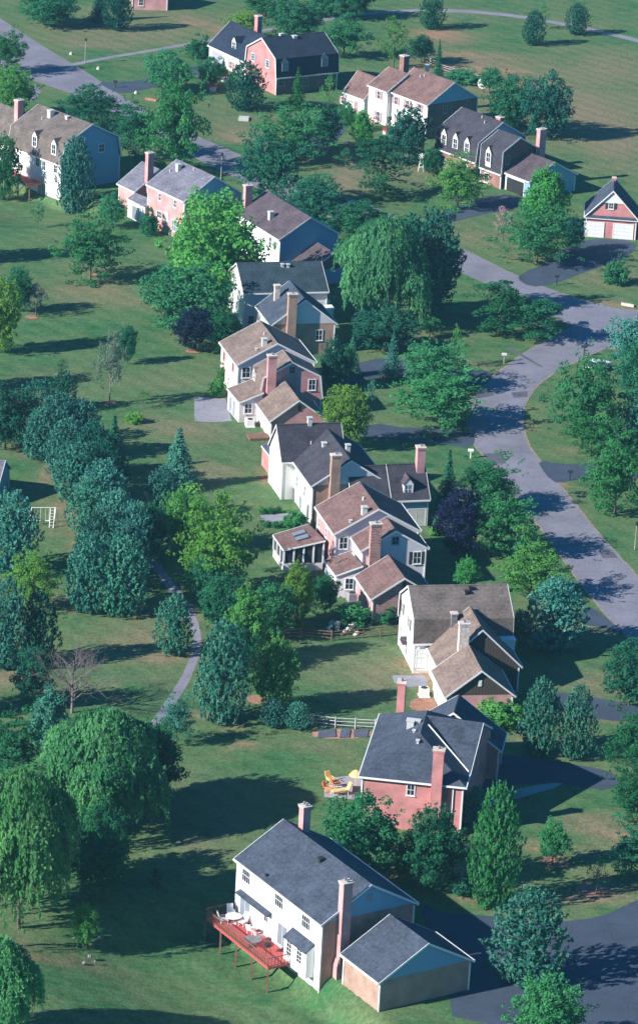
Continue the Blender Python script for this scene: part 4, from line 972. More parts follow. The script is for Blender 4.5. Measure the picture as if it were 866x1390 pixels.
def g_round(nc=165, n=54, dens=1, bumpy=.22, cone=0.0, size=.043, rc=(.10,.24), sq=.75):
    """broad crown: many uneven leaf clusters on a lumpy shell, a few stray sprays, holes where limbs part"""
    L = Leaves(); ph = [sphere_dir()*5 for _ in range(3)]
    for k in range(nc):
        z = -1+2*(k+.5)/nc; t = k*2.39996+rnd(-.5,.5)
        d = Vector((sqrt(max(0,1-z*z))*cos(t), sqrt(max(0,1-z*z))*sin(t), z))
        if noise.noise(d*2.6+ph[1]) < -.42: continue
        lob = 1+bumpy*1.7*noise.noise(d*1.5+ph[0])+.12*noise.noise(d*4+ph[2])
        q = rnd(.50,.92)*lob; p = d*q
        if cone: p.x *= 1-cone*.5*(z+1)*.9; p.y *= 1-cone*.5*(z+1)*.9
        r = rnd(*rc); tone = .5+.55*noise.noise(d*3+ph[1])+rnd(-.22,.22)
        L.clump(p, r, int(n*dens*(.5+r*3)), size, tone, sq)
    for k in range(60):
        d = sphere_dir(); lob = 1+bumpy*1.7*noise.noise(d*1.5+ph[0]); c_ = 1-cone*.5*(d.z+1)*.9
        e = d*lob*rnd(.86,1.04); e.x *= c_; e.y *= c_; ax = (d+Vector((0,0,.35))).normalized()
        for s_ in range(14): L.leaf(e+ax*rnd(-.10,.10)+sphere_dir()*.04, sphere_dir()+Z3*.3, size*rnd(.6,1.1), rnd(.3,.9))
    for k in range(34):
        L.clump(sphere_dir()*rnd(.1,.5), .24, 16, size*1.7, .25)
    return L.mesh('crown')
def g_pine(nt=330, size=.05):
    """soft white pine: upturned tufts on an uneven ovoid"""
    L = Leaves(); ph = sphere_dir()*4
    for k in range(nt):
        z = -1+2*(k+.5)/nt; t = k*2.39996
        prof = sqrt(max(0, 1-abs(z)**2.2))*(1-.28*(z+1)/2)
        d = Vector((cos(t)*prof, sin(t)*prof, z)); lob = 1+.35*noise.noise(d*2.2+ph)
        p = Vector((d.x*lob*rnd(.6,.98), d.y*lob*rnd(.6,.98), d.z*rnd(.85,1)))
        tone = rnd(0,1); ax = (Vector((d.x, d.y, 0))*.8+Vector((0,0,.8))+sphere_dir()*.25).normalized(); ln = rnd(.10,.20)
        for j in range(13):
            q = p+ax*ln*(j/13)+sphere_dir()*.035*(1.3-j/13)
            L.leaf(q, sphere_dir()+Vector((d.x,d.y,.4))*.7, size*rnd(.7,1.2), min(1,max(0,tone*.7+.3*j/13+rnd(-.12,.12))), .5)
    for k in range(60): L.clump(Vector((rnd(-.35,.35), rnd(-.35,.35), rnd(-.85,.6))), .24, 12, size*1.6, .1)
    return L.mesh('crown')
def g_conifer(layers=17, size=.055, taper=.95, base=-1):
    L = Leaves()
    for a in range(layers):
        f = a/(layers-1); z = base+2*f*.98; R_ = (1-f*taper)*(1.0 if f > .08 else .75)
        nb = max(4, int(15*(1-f)+4))
        for k in range(nb):
            t = 2*pi*(k+rnd(-.3,.3))/nb+a*1.1; rr = R_*rnd(.8,1.08); dr = Vector((cos(t), sin(t), 0)); tone = rnd(0,.9)
            m = max(3, int(9*rr)+3)
            for j in range(m):
                s_ = (j+.6)/m; p = dr*rr*s_+Vector((0,0,z-.16*s_*s_*rr-.0+rnd(-.03,.03)))
                for q in range(5):
                    side = Vector((-dr.y, dr.x, 0))*rnd(-.13,.13)*(.4+rr)
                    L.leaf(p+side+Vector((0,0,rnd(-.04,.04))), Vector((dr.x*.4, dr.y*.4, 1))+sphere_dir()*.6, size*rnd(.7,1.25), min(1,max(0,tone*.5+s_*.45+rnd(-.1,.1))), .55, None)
    for k in range(20):
        L.leaf(Vector((rnd(-.03,.03), rnd(-.03,.03), 1-.1*rnd(0,1.6))), sphere_dir(), size, .6)
    return L.mesh('crown')
def g_layer(nb=34, size=.055):
    """open spreading crown of flat sprays, gaps between"""
    L = Leaves()
    for k in range(nb):
        z = rnd(-.85,.9); t = k*2.39996+rnd(-.2,.2); prof = sqrt(max(.05,1-abs(z-.05)**2.0)); R_ = prof*rnd(.75,1.08)
        dr = Vector((cos(t), sin(t), 0)); tone = rnd(.1,.9); side = Vector((-dr.y, dr.x, 0))
        for j in range(110):
            s_ = rnd(.12,1); w = .32*(1-.5*s_)*R_
            p = dr*R_*s_+side*rnd(-w,w)+Vector((0,0,z+.10*s_-.20*s_*s_+rnd(-.045,.045)))
            L.leaf(p, Vector((0,0,1))+sphere_dir()*.65, size*rnd(.6,1.2), min(1,max(0,tone+rnd(-.2,.2))), .5)
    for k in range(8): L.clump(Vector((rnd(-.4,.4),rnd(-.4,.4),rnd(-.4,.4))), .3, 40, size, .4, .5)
    return L.mesh('crown')
def g_willow(size=.034):
    """weeping crown: overlapping domes of different height, each shedding curtains of hanging shoots"""
    L = Leaves()
    domes = [(0,0,1.0,.62)]
    for k in range(15):
        t = k*2.39996+rnd(-.3,.3); q = rnd(.35,.72); domes.append((q*cos(t), q*sin(t), .92-q*rnd(.35,1.15), rnd(.24,.42)))
    for cx, cy, top, rr in domes:
        base_t = rnd(.1,.9); n = int(470*rr**1.2)
        for k in range(n):
            t = rnd(0,2*pi); q = sqrt(rnd(0,1)); d = Vector((cos(t), sin(t), 0)); z0 = top-.55*rr*q*q+rnd(-.03,.03)
            p = Vector((cx, cy, z0))+d*rr*q; ln = (.12+.75*q*rnd(.35,1.15))*rnd(.5,1.1)
            gap = noise.noise(Vector((p.x*3.4, p.y*3.4, rr*9)))
            if gap < -.12 and q > .45: ln *= .3
            if gap > .2: ln *= 1.25
            tone = min(1, max(0, base_t+gap*.8+rnd(-.15,.15))); m = int(30*ln)+5; bend = Vector((rnd(-.06,.06), rnd(-.06,.06), 0))
            for j in range(m):
                s_ = j/m; w = p+d*(.10*sin(s_*pi*.5))+bend*s_*s_+Vector((0,0,-ln*s_))
                if w.z < -1: break
                L.leaf(w+Vector((rnd(-.025,.025),rnd(-.025,.025),rnd(-.02,.02))), d*1.2+Vector((rnd(-1,1),rnd(-1,1),rnd(0,.35)))*.7, size*rnd(.9,1.7), min(1,max(0,tone+rnd(-.15,.15))), rnd(.26,.5), Vector((rnd(-.5,.5),rnd(-.5,.5),1)))
                if rnd(0,1) < .7: L.leaf(w+sphere_dir()*.05, sphere_dir()+Vector((0,0,.3)), size*rnd(.6,1.2), tone, .5)
    for k in range(50): L.clump(Vector((rnd(-.6,.6),rnd(-.6,.6),rnd(-.5,.5))), .22, 20, size*1.6, .3)
    return L.mesh('crown')
def g_sparse(n=520, size=.055, fill=1.0):
    L = Leaves()
    for k in range(70):
        d = sphere_dir(); c_ = Vector((d.x*rnd(.2,.85), d.y*rnd(.2,.85), d.z*rnd(.3,.9)))
        c_.x *= 1-.35*c_.z; c_.y *= 1-.35*c_.z
        tone = rnd(.1,.9)
        for j in range(int(15*fill)):
            L.leaf(c_+sphere_dir()*rnd(.03,.15), sphere_dir()+Vector((0,0,.4)), size*rnd(.6,1.1), tone, .55)
    return L.mesh('crown')
def branchy(L, p, d, ln, r, lv, mb):
    q = p+d*ln; mb.tube([p, (p+q)/2+sphere_dir()*ln*.05, q], [r, r*.85, r*.65], 5 if lv > 1 else 4, 0, False)
    if lv == 0: return
    for k in range(3 if lv > 1 else 4):
        dd = (d+sphere_dir()*.75+Vector((0,0,.12))).normalized(); branchy(L, p.lerp(q, rnd(.55,1)), dd, ln*rnd(.6,.85), r*.55, lv-1, mb)
def g_bare():
    mb = MB()
    for k in range(10):
        t = k*2.4; q = .35+.55*((k*7) % 10)/10; branchy(None, Vector((0,0,-.9+.05*k)), Vector((cos(t)*q, sin(t)*q, .8)).normalized(), .50, .011, 4, mb)
    me = bpy.data.meshes.new('crown'); me.from_pydata([tuple(v) for v in mb.v], [], mb.f); me.materials.append(M['pale bark']); return me
def g_trunk(straight=False):
    mb = MB(); mb.tube([(0,0,-.05),(.01,0,.3),(0,.015,.62),(.01,0,1.0)], [.062,.045,.032,.012], 7)
    if not straight:
        for k in range(7):
            t = k*2.4; z = .42+.07*k; q = Vector((cos(t), sin(t), 0))
            mb.tube([(0,0,z), tuple(q*.28+Z3*(z+.13)), tuple(q*.62+Z3*(z+.30))], [.022,.015,.006], 5)
    me = bpy.data.meshes.new('trunk'); me.from_pydata([tuple(v) for v in mb.v], [], mb.f); me.materials.append(M['bark'])
    return me
GEN = {'round':[g_round(), g_round(bumpy=.32), g_round(bumpy=.24), g_round(bumpy=.28, rc=(.09,.22))],
 'ovoid':[g_round(cone=.55, bumpy=.2), g_round(cone=.45, bumpy=.3), g_round(cone=.5, bumpy=.25)],
 'feather':[g_round(130, 50, bumpy=.42, rc=(.10,.26), size=.040, sq=.5), g_round(120, 54, bumpy=.48, rc=(.10,.27), size=.040, sq=.45), g_round(120, 50, bumpy=.45, rc=(.12,.24), size=.038, sq=.5)],
 'pine':[g_pine(), g_pine(), g_pine(300)], 'conifer':[g_conifer(), g_conifer(15)], 'layer':[g_layer(), g_layer(30)],
 'willow':[g_willow(), g_willow(), g_willow()], 'sparse':[g_sparse(), g_sparse(fill=.8)], 'thin':[g_sparse(fill=3.2, size=.045)], 'bare':[g_bare()],
 'shrub':[g_round(50, 50, bumpy=.3, rc=(.2,.34), size=.075), g_round(46, 50, bumpy=.35, rc=(.2,.34), size=.08)]}
TRUNK = [g_trunk(), g_trunk()]; POLE = g_trunk(True)
NAME = {'round':'broadleaf_tree','ovoid':'broadleaf_tree','feather':'broadleaf_tree','pine':'pine_tree','conifer':'conifer_tree','layer':'spreading_tree',
 'willow':'willow_tree','sparse':'young_tree','thin':'young_tree','bare':'bare_tree','shrub':'shrub'}
GRP = {'broadleaf_tree':'broadleaf trees around the houses','pine_tree':'pines of the neighbourhood','conifer_tree':'conifers around the houses',
 'spreading_tree':'spreading trees along the street','willow_tree':'weeping willows','young_tree':'young trees on the lawns','bare_tree':'leafless trees','shrub':'shrubs around the houses'}
cnt = {}
def tree(kind, mat, x0, y0, x1, y1, label, hb=None, minr=0.0):
    """crown box in the photo; solved for a real size and place on the ground"""
    cx, cy = (x0+x1)/2, (y0+y1)/2
    rot = random.uniform(0, 6.28)
    hb = hb if hb is not None else {'round':1.0,'ovoid':.9,'feather':.9,'pine':.15,'conifer':.2,'layer':.9,'willow':.2,'sparse':.7,'thin':1.9,'bare':1.0,'shrub':-.15}[kind]
    sn, cs = sin(radians(21)), cos(radians(21)); z = 3.0
    for _ in range(8):
        s_ = ppm(cy)*(CH)/(CH-z*.9) if False else ppm(cy+z*cs*ppm(cy))
        r = (x1-x0)/2/s_; A = (y1-y0)/2/s_
        q = A*A-(r*sn)**2; rz = sqrt(q)/cs if q > (.35*r*cs)**2 else .35*r
        z = hb+rz
        if kind in ('thin','sparse') : z = hb+rz
    p = G(cx, cy, z); g = T(p.x, p.y); p = Vector((p.x, p.y, g))
    nm = NAME[kind]; e = root(nm, p, 0, label, 'shrub' if nm == 'shrub' else 'tree', GRP[nm])
    v = GEN[kind]; i = cnt.get(kind, 0); cnt[kind] = i+1; k = {'willow':1.02,'round':1.2,'ovoid':1.2,'shrub':1.2}.get(kind, 1.15)
    cro = bpy.data.objects.new('crown', v[i % len(v)]); COL.objects.link(cro); cro.parent = e
    cro.location = (0, 0, z); cro.rotation_euler = (0, 0, rot); cro.scale = (r*k, r*k, rz*k)
    if mat: cro.material_slots[0].link = 'OBJECT'; cro.material_slots[0].material = M[mat]
    if nm != 'shrub':
        t = bpy.data.objects.new('trunk', POLE if kind in ('pine','conifer') else TRUNK[i % 2]); COL.objects.link(t); t.parent = e
        top = z+(.75 if kind in ('pine','conifer') else .35)*rz
        tr = min(r, 3.2) if kind not in ('thin','sparse') else r*.9
        t.scale = (tr*.95, tr*.95, top); t.rotation_euler = (0, 0, rot)
        if kind in ('thin','bare'): t.material_slots[0].link = 'OBJECT'; t.material_slots[0].material = M['pale bark']
    return e
TREES = [
# top edge
('round','deep leaf',35,-14,102,30,'dark round tree cut off by the top edge, left of the two dark conifers'),
('conifer','dark needle',120,-24,152,26,'smaller left one of two dark conifers at the top edge near the brick house'),
('pine','dark needle',138,-12,181,39,'larger right one of two dark conifers at the top edge near the brick house'),
('feather','mid leaf',-14,42,36,92,'green tree at the left edge beside the top left street corner'),
('round','bright leaf',-10,96,46,150,'bright green tree behind the chimney of the tan gambrel house'),
('feather','deep leaf',85,118,165,172,'dark spreading tree between the tan gambrel house and the street'),
('round','mid leaf',200,72,254,118,'round green tree at the mouth of the driveway left of the navy roofed house'),
('feather','mid leaf',198,106,278,226,'tall feathery green tree behind the pink brick two storey house'),
('feather','deep leaf',155,140,216,206,'shaded tree between the tall feathery tree and the tan gambrel house'),
('pine','blue needle',76,195,130,287,'blue green conifer against the shaded gable of the tan gambrel house'),
('round','mid leaf',-12,188,28,262,'dense green tree at the left edge beside the raised red deck'),
('sparse','mid leaf',38,272,66,303,'small young tree on the lawn below the red deck of the gambrel house'),
('round','mid leaf',136,266,170,300,'low bushy tree left of the white sunroom on the pink brick house'),
('shrub','deep leaf',193,290,216,320,'round dark shrub between the white sunroom and the pink brick wall'),
('feather','mid leaf',86,296,163,374,'broad green tree with a short trunk on the lawn below the pink brick house'),
('round','bright leaf',236,275,352,398,'big bright green tree hiding the right end of the pink brick house'),
('round','mid leaf',206,366,306,446,'bluish green tree above the small dark purple tree'),
('round','purple leaf',238,419,296,468,'dark purple leaved tree left of the white gabled house'),
('round','deep leaf',280,424,324,470,'very dark round tree against the white gable beside the purple tree'),
('round','deep leaf',10,368,46,414,'dark bluish tree beside the thin purplish tree at far left'),
('sparse','purple leaf',30,382,70,424,'thin purplish young tree with a mulch ring at far left'),
('round','yellow leaf',-22,384,24,468,'vivid yellow green tree at the left edge'),
('thin','grey leaf',126,443,176,532,'tall thin pale grey green tree alone on the back lawn'),
('round','deep leaf',162,444,187,484,'small dark tree just behind the pale thin tree'),
('sparse','mid leaf',73,485,96,505,'small sapling above the end of the pine windbreak'),
('sparse','bright leaf',184,527,207,548,'bright sapling right of the pale thin tree trunk, upper of two'),
('shrub','yellow leaf',174,560,194,576,'tiny yellow green bush on the lawn, lower of two near the pale thin tree'),
('pine','dark needle',64,508,108,556,'dark narrow conifer standing above the pine windbreak'),
('round','dark needle',-20,528,38,600,'dark shaded tree at the left edge beside the top of the pine windbreak'),
# windbreak
('pine','blue needle',80,548,140,622,'pine on the lawn side near the upper end of the windbreak'),
('pine','dark needle',112,602,168,676,'shaded pine on the lawn side in the middle of the windbreak'),
('pine','blue needle',152,688,212,768,'pine on the lawn side of the lower windbreak, nearest the tufted pine'),
('pine','blue needle',98,700,152,790,'pine tucked in on the clay strip side of the lower windbreak'),
('pine','blue needle',28,560,84,622,'pine on the swing set side near the upper end of the windbreak'),
('round','deep leaf',178,690,226,750,'dark tree in the gap between the windbreak and the bright green tree'),
('round','deep leaf',300,850,350,900,'shaded tree squeezed between the two bright trees and the tall pine'),
('round','deep leaf',20,880,70,950,'dark tree left of the leafless tree, below the dark pine'),
('feather','deep leaf',640,636,690,690,'shaded tree right of the dark conifer near the street'),
('feather','mid leaf',768,560,838,612,'green tree below the large feathery tree inside the street bend'),
('pine','blue needle',14,524,86,604,'first pine at the upper end of the windbreak, beside the left edge'),
('pine','blue needle',44,540,114,622,'second pine of the windbreak from its upper end'),
('pine','blue needle',60,574,126,650,'third pine of the windbreak from its upper end'),
('pine','dark needle',98,580,156,660,'shaded pine on the footpath side of the upper windbreak'),
('pine','blue needle',70,606,142,682,'pale tufted pine in the middle of the windbreak, level with the swing set'),
('pine','blue needle',106,630,176,708,'right hand pine in the middle of the windbreak'),
('pine','blue needle',90,652,158,730,'left hand pine in the middle of the windbreak just below the swing set'),
('pine','blue needle',122,672,196,756,'right hand pine in the lower middle of the windbreak'),
('pine','blue needle',106,694,176,772,'left hand pine in the lower windbreak above the bare clay strip'),
('pine','blue needle',134,714,208,800,'broad pine near the lower end of the windbreak beside the footpath'),
('pine','blue needle',88,732,156,830,'lowest left pine at the rounded lower end of the windbreak'),
('pine','blue needle',126,738,204,833,'lowest right pine at the rounded lower end of the windbreak'),
('conifer','blue needle',208,586,278,662,'spreading blue spruce right of the windbreak shadow'),
('pine','blue needle',193,640,250,704,'tufted pine below the spreading blue spruce'),
('round','bright leaf',224,668,284,740,'bright green tree between the tufted pine and the large yellow green tree'),
('feather','yellow leaf',243,680,342,800,'large yellow green tree in the middle left, above the footpath'),
('conifer','dark needle',130,570,180,640,'dark tree in the shade behind the windbreak pines'),
('pine','blue needle',208,813,264,887,'round blue green pine beside the footpath'),
('round','deep leaf',272,785,336,852,'bluish green tree between the yellow green tree and the tall pine'),
('round','mid leaf',336,796,398,856,'mid green tree in shade left of the vivid yellow tree'),
('ovoid','bright leaf',303,802,368,892,'bright green tree behind the tall blue green pine'),
('ovoid','bright leaf',340,865,408,956,'bright green oval tree right of the tall blue green pine'),
('pine','blue needle',264,853,342,980,'tall blue green pine standing at the end of the back lawn'),
('pine','blue needle',352,950,392,986,'low bluish bush below the bright oval tree, left of the white fence'),
('pine','blue needle',384,955,424,989,'low bluish bush touching the left end of the white fence'),
('ovoid','yellow leaf',379,766,430,838,'vivid yellow green tree in front of the sunroom'),
('round','deep leaf',424,782,462,822,'dark bush between the vivid yellow tree and the stepped brown roofed house'),
('round','mid leaf',258,756,300,812,'mid green tree at the foot of the large yellow green tree'),
# lower left
('pine','blue needle',-24,675,58,775,'bluish pine at the left edge below the swing set'),
('feather','yellow leaf',14,750,76,818,'yellow green tree left of the windbreak end'),
('pine','blue needle',-20,795,42,905,'large blue green pine at the left edge below the yellow green tree'),
('pine','dark needle',24,810,82,902,'dark pine beside the leafless tree'),
('bare','pale bark',32,862,168,962,'leafless grey brown tree with a wide tangle of twigs'),
('ovoid','blue needle',34,938,100,1018,'blue green upright tree left of the trunk of the leafless tree'),
('willow','willow leaf',54,962,226,1130,'upper big weeping willow at lower left'),
('round','willow leaf',10,1040,120,1120,'pale green tree filling the gap between the two big willows'),
('round','deep leaf',100,1130,170,1210,'dark tree in the shade right of the lower willow'),
('feather','mid leaf',-30,1000,40,1070,'green tree at the left edge above the lower willow, lighter one'),
('willow','willow leaf',-60,1046,118,1264,'lower big weeping willow at the left edge'),
('round','deep leaf',176,984,246,1080,'dark round tree at the right side of the upper willow'),
('feather','deep leaf',-16,972,52,1062,'dark tree at the left edge above the lower willow'),
('ovoid','bright leaf',96,1226,136,1278,'bright green bush right of the lower willow'),
('sparse','purple leaf',200,1176,224,1212,'little dark purple tree on the lower lawn'),
('sparse','mid leaf',270,1163,285,1180,'tiny sapling on the lower lawn left of the deck'),
('feather','blue needle',220,944,262,1002,'bluish tree at the lower end of the footpath'),
('round','deep leaf',110,1096,176,1180,'deep green tree in the shadow between the two willows'),
('willow','willow leaf',-70,1270,60,1420,'willow cut off by the lower left corner'),
# top centre
('feather','yellow leaf',308,14,352,48,'pale yellow green tree above the chimney of the navy roofed house'),
('round','mid leaf',368,2,436,50,'green tree behind the navy roof near the top edge'),
('feather','mid leaf',440,20,496,72,'green tree at the right end of the navy roof'),
('round','deep leaf',330,-24,392,16,'dark tree cut off by the top edge above the navy roof'),
('round','deep leaf',418,-26,470,16,'dark tree cut off by the top edge, right of the navy roof'),
('round','deep leaf',455,-24,505,18,'dark tree in the tree line at the top edge, right hand one'),
('sparse','bright leaf',508,18,564,88,'bright slender tree behind the brick chimney of the white house'),
('round','deep leaf',556,50,590,78,'low dark bush on the worn ground right of the slender bright tree'),
('pine','dark needle',306,89,362,148,'dark rounded conifer in front of the brick gable'),
('conifer','mid leaf',388,96,420,146,'green conifer left of two in front of the navy roofed house'),
('sparse','bright leaf',432,100,462,144,'bright young tree right of two in front of the navy roofed house'),
('round','mid leaf',268,80,306,112,'green tree before the cream garage of the navy roofed house'),
('conifer','dark needle',296,80,311,101,'small dark cone shrub at the cream garage corner'),
('shrub','deep leaf',256,54,290,80,'clipped dark hedge left of the cream garage'),
('feather','mid leaf',352,144,452,212,'wide green tree above the dark trees in the centre top'),
('feather','deep leaf',326,178,412,274,'tall dark green tree above the shaded pale gable'),
('round','dark needle',428,142,462,192,'dark tree at the end of the drive left of the white house'),
('round','deep leaf',396,242,462,302,'deep green tree right of the charcoal roof ridge'),
('round','deep leaf',452,276,522,318,'dark tree above the crown of the big willow'),
('shrub','deep leaf',500,292,560,318,'low dark hedge at the street behind the big willow'),
('layer','deep leaf',475,188,562,262,'wide spreading tree on the lawn in front of the white house'),
('sparse','mid leaf',458,198,482,222,'small tree left of the wide spreading tree'),
('ovoid','bright leaf',476,151,507,194,'small bright oval tree in front of the white house garage wing'),
('round','mid leaf',459,141,482,170,'bush at the left corner of the white garage wing'),
('round','dark needle',528,148,583,214,'dark dense tree covering the right end of the white facade'),
('conifer','deep leaf',586,58,605,104,'slim dark conifer behind the white house by the rail fence'),
('shrub','mid leaf',606,94,650,116,'low green growth along the rail fence'),
('round','mid leaf',650,92,680,120,'green bush right of the satellite dish'),
('round','deep leaf',664,108,722,172,'left dark tree of the pair behind the dark gambrel house'),
('round','dark needle',712,108,772,180,'right dark tree of the pair behind the dark gambrel house'),
('pine','dark needle',567,-4,606,38,'dark rounded conifer standing alone at the top, left of three'),
('pine','dark needle',708,18,742,60,'dark rounded conifer on the hillside, middle of three'),
('pine','dark needle',766,8,800,46,'dark rounded conifer on the hillside, right of three'),
('sparse','mid leaf',722,4,750,34,'pale thin tree behind the middle hillside conifer'),
('round','deep leaf',573,202,603,232,'round dark bush at the left corner of the dark gambrel house'),
('shrub','red flower',584,226,604,239,'red flowering bush at the front of the dark gambrel house'),
('feather','bright leaf',592,214,654,276,'bright green tree in front of the dark gambrel house'),
('ovoid','bright leaf',706,230,777,304,'bright green tree left of the brick garage, upper of two'),
('feather','mid leaf',684,280,778,352,'mid green tree left of the brick garage, lower of two'),
('sparse','blossom',666,277,702,321,'small tree full of pale pink blossom by the driveway'),
('round','dark needle',768,296,794,332,'dark bush at the left corner of the brick garage'),
('shrub','mid leaf',820,356,851,388,'lone round bush on the lawn below the brick garage'),
# centre right
('willow','willow leaf',457,297,586,443,'big weeping willow in the centre of the picture'),
('round','dark needle',545,298,626,420,'dark broad tree on the right of the big central willow'),
('round','dark needle',484,420,560,470,'dark undergrowth tree in the deep shade below the central willow'),
('layer','deep leaf',632,380,726,450,'wide dark spreading tree below the street bend, left one'),
('layer','deep leaf',688,404,768,458,'wide dark spreading tree reaching over the street bend, right one'),
('layer','mid leaf',566,430,602,452,'small flat topped tree right of the central willow'),
('sparse','bright leaf',606,440,636,492,'slender bright young tree on the lawn near the street'),
('conifer','blue needle',464,454,493,508,'blue spruce left of two in front of the brick gable'),
('conifer','blue needle',514,455,552,513,'blue spruce right of two by the drive'),
('round','dark needle',436,462,470,520,'dark shrub against the tan brick wall of the teal roofed house'),
('feather','mid leaf',546,460,630,522,'green feathery tree by the street, upper of two'),
('feather','mid leaf',545,504,652,576,'green feathery tree by the street, lower of two'),
('round','yellow leaf',438,526,498,600,'vivid yellow green tree beside the pink stepped gables'),
('sparse','blue needle',494,514,514,546,'small bluish tree in the house shadow'),
('feather','mid leaf',752,486,846,596,'large feathery tree inside the street bend'),
('feather','blue needle',828,424,900,504,'bluish green tree at the right edge below the junction'),
('pine','blue needle',838,536,900,606,'blue green pine at the right edge inside the bend'),
('feather','mid leaf',796,590,880,690,'wide green tree at the right edge below the small side drive'),
('round','deep leaf',838,470,890,540,'deep green tree at the right edge behind the large feathery tree'),
('conifer','dark needle',588,616,628,690,'dark conifer right of the dormered wing'),
('round','purple leaf',594,668,654,744,'dark blue purple tree right of the dormered wing'),
('feather','mid leaf',620,620,702,684,'green tree beside the street right of the dark conifer'),
('feather','mid leaf',642,668,722,748,'mid green tree along the street, middle of three'),
('feather','bright leaf',684,736,762,804,'lighter green tree along the street, lowest of three'),
('pine','blue needle',706,790,802,882,'blue green pine above the street side lawn at right'),
('ovoid','bright leaf',616,756,652,796,'bright pointed tree behind the taupe gambrel roof'),
('conifer','bright leaf',582,696,602,724,'small bright cone bush at the foot of the purple tree'),
('round','deep leaf',690,830,722,870,'dark bush left of the blue green pine at right'),
('round','deep leaf',824,872,890,948,'green tree at the right edge above the lower drives'),
('pine','blue needle',704,928,764,1024,'left blue green pine of the pair below the dark board gable'),
('pine','blue needle',756,938,812,1030,'right blue green pine of the pair below the dark board gable'),
('shrub','bright leaf',648,952,704,990,'yellow green shrubs at the foot of the dark board gable'),
('feather','deep leaf',826,962,900,1052,'green tree at the right edge, upper of the two above the lower lawn'),
('feather','deep leaf',832,1040,900,1114,'green tree at the right edge, lower of the two above the lower lawn'),
('round','mid leaf',732,1116,772,1164,'small round tree with a mulch ring on the lower right lawn'),
('sparse','deep leaf',795,1154,828,1206,'slender dark tree on the lower right lawn'),
('pine','mid leaf',636,1076,710,1232,'tall green pine below the slate roofed brick house'),
('pine','blue needle',628,1070,664,1120,'bluish pine top behind the tall green pine'),
('pine','blue needle',660,1214,776,1335,'blue green pine in the lower right above the lower drive'),
('feather','deep leaf',828,1120,890,1186,'dark green tree at the right edge beside the slender tree'),
('round','deep leaf',440,1086,542,1186,'dark broad tree left of two below the salmon brick wall'),
('round','deep leaf',548,1098,630,1196,'dark broad tree right of two below the salmon brick wall'),
('shrub','bright leaf',536,1150,558,1188,'bright narrow bush between the two dark trees below the brick wall'),
('shrub','deep leaf',612,1190,642,1218,'low dark bush beside the tall green pine'),
('shrub','mid leaf',386,696,416,722,'green hedge clump along the patio of the long white house'),
('shrub','mid leaf',396,716,420,732,'low hedge below the patio of the long white house'),
('shrub','bright leaf',296,498,312,520,'small bush at the left wall of the pale pink house, upper one'),
('shrub','bright leaf',288,516,304,540,'small bush at the left corner of the pale pink house, lower one'),
('shrub','deep leaf',500,822,540,846,'dark shrubs against the mottled brick gable'),
('shrub','mid leaf',456,822,500,850,'green shrubs above the split rail fence'),
('round','mid leaf',462,470,480,512,'narrow green tree left of the blue spruce by the tan brick wall'),
('round','mid leaf',700,1330,790,1420,'green tree at the lower right corner drive'),
]
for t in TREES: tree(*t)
# a few trees just outside the left edge whose shadows cross the lawns
for x0, y0, x1, y1, lb in ((-75,270,-25,345,'tree left of the picture beside the upper lawn'),(-70,440,-18,520,'tree left of the picture level with the pale thin tree'),
                           (-90,860,-30,960,'tree left of the picture level with the leafless tree')):
    tree('round','mid leaf',x0,y0,x1,y1,lb)

# hedge balls beside the patio of the long white house
for k, (x, y, lb) in enumerate(((357,694,'first'),(367,694,'second'),(377,693,'third'),(362,712,'fourth'),(374,713,'fifth'),(386,712,'sixth'))):
    tree('shrub','mid leaf',x-5,y-5,x+5,y+5,'%s small hedge ball along the edge of the patio by the long white house' % lb)

# ------------------------------------------------------------------ mulch rings
for x, y, r in ((262,477,1.0),(43,431,.9),(150,546,.8),(82,509,.7),(132,374,.8),(208,1224,.4),(752,1170,1.4),(803,1208,1.6),(465,508,1.2),(530,513,1.3),(350,950,1.2)):
    p = G(x, y); mb = MB(); mb.poly([Vector((p.x+r*cos(a)*(1+.2*noise.noise(Vector((a,x,0)))), p.y+r*sin(a)*(1+.2*noise.noise(Vector((a,y,3)))), T(p.x,p.y)+.05)) for a in [k*2*pi/16 for k in range(16)]])
    struct(mb, 'mulch_bed', 'mulch')

# ------------------------------------------------------------------ fences
def fence(pts, mat, label, rails=(.35,.75,1.1), step=2.6, r=.05, group='rail fences'):
    w = [G(*p) for p in pts]; R = root('rail_fence', w[0], 0, label, 'fence', group); rl = MB(); posts = []
    for a, b in zip(w, w[1:]):
        n = max(1, round((b-a).length/step))
        for k in range(n+1):
            if k == n and b is not w[-1]: continue
            posts.append(a.lerp(b, k/n))
        for z in rails:
            for k in range(n):
                p, q = a.lerp(b, k/n), a.lerp(b, (k+1)/n); rl.tube([p+Z3*(z+rnd(-.03,.03)), q+Z3*(z+rnd(-.03,.03))], r, 5)
    rl.build('rails', mat, R)
    for p in posts:
        m = MB(); m.tube([p-Z3*.2, p+Z3*(rails[-1]+.15)], r*1.6, 6); m.build('post', mat, R)
    return R
fence([(385,868),(408,866),(450,870),(493,866)], 'brown timber', 'dark split rail fence below the stone pile, left of the white ended gambrel house')
fence([(493,866),(540,862)], 'brown timber', 'short end of split rail fence against the white gable wall')
fence([(424,984),(455,988),(509,991)], 'aged fence', 'pale white rail fence running to the slate roofed brick house', r=.055)
fence([(575,84),(600,97),(650,112),(668,118)], 'weathered timber', 'weathered rail fence behind the white house at the hillside', r=.07)
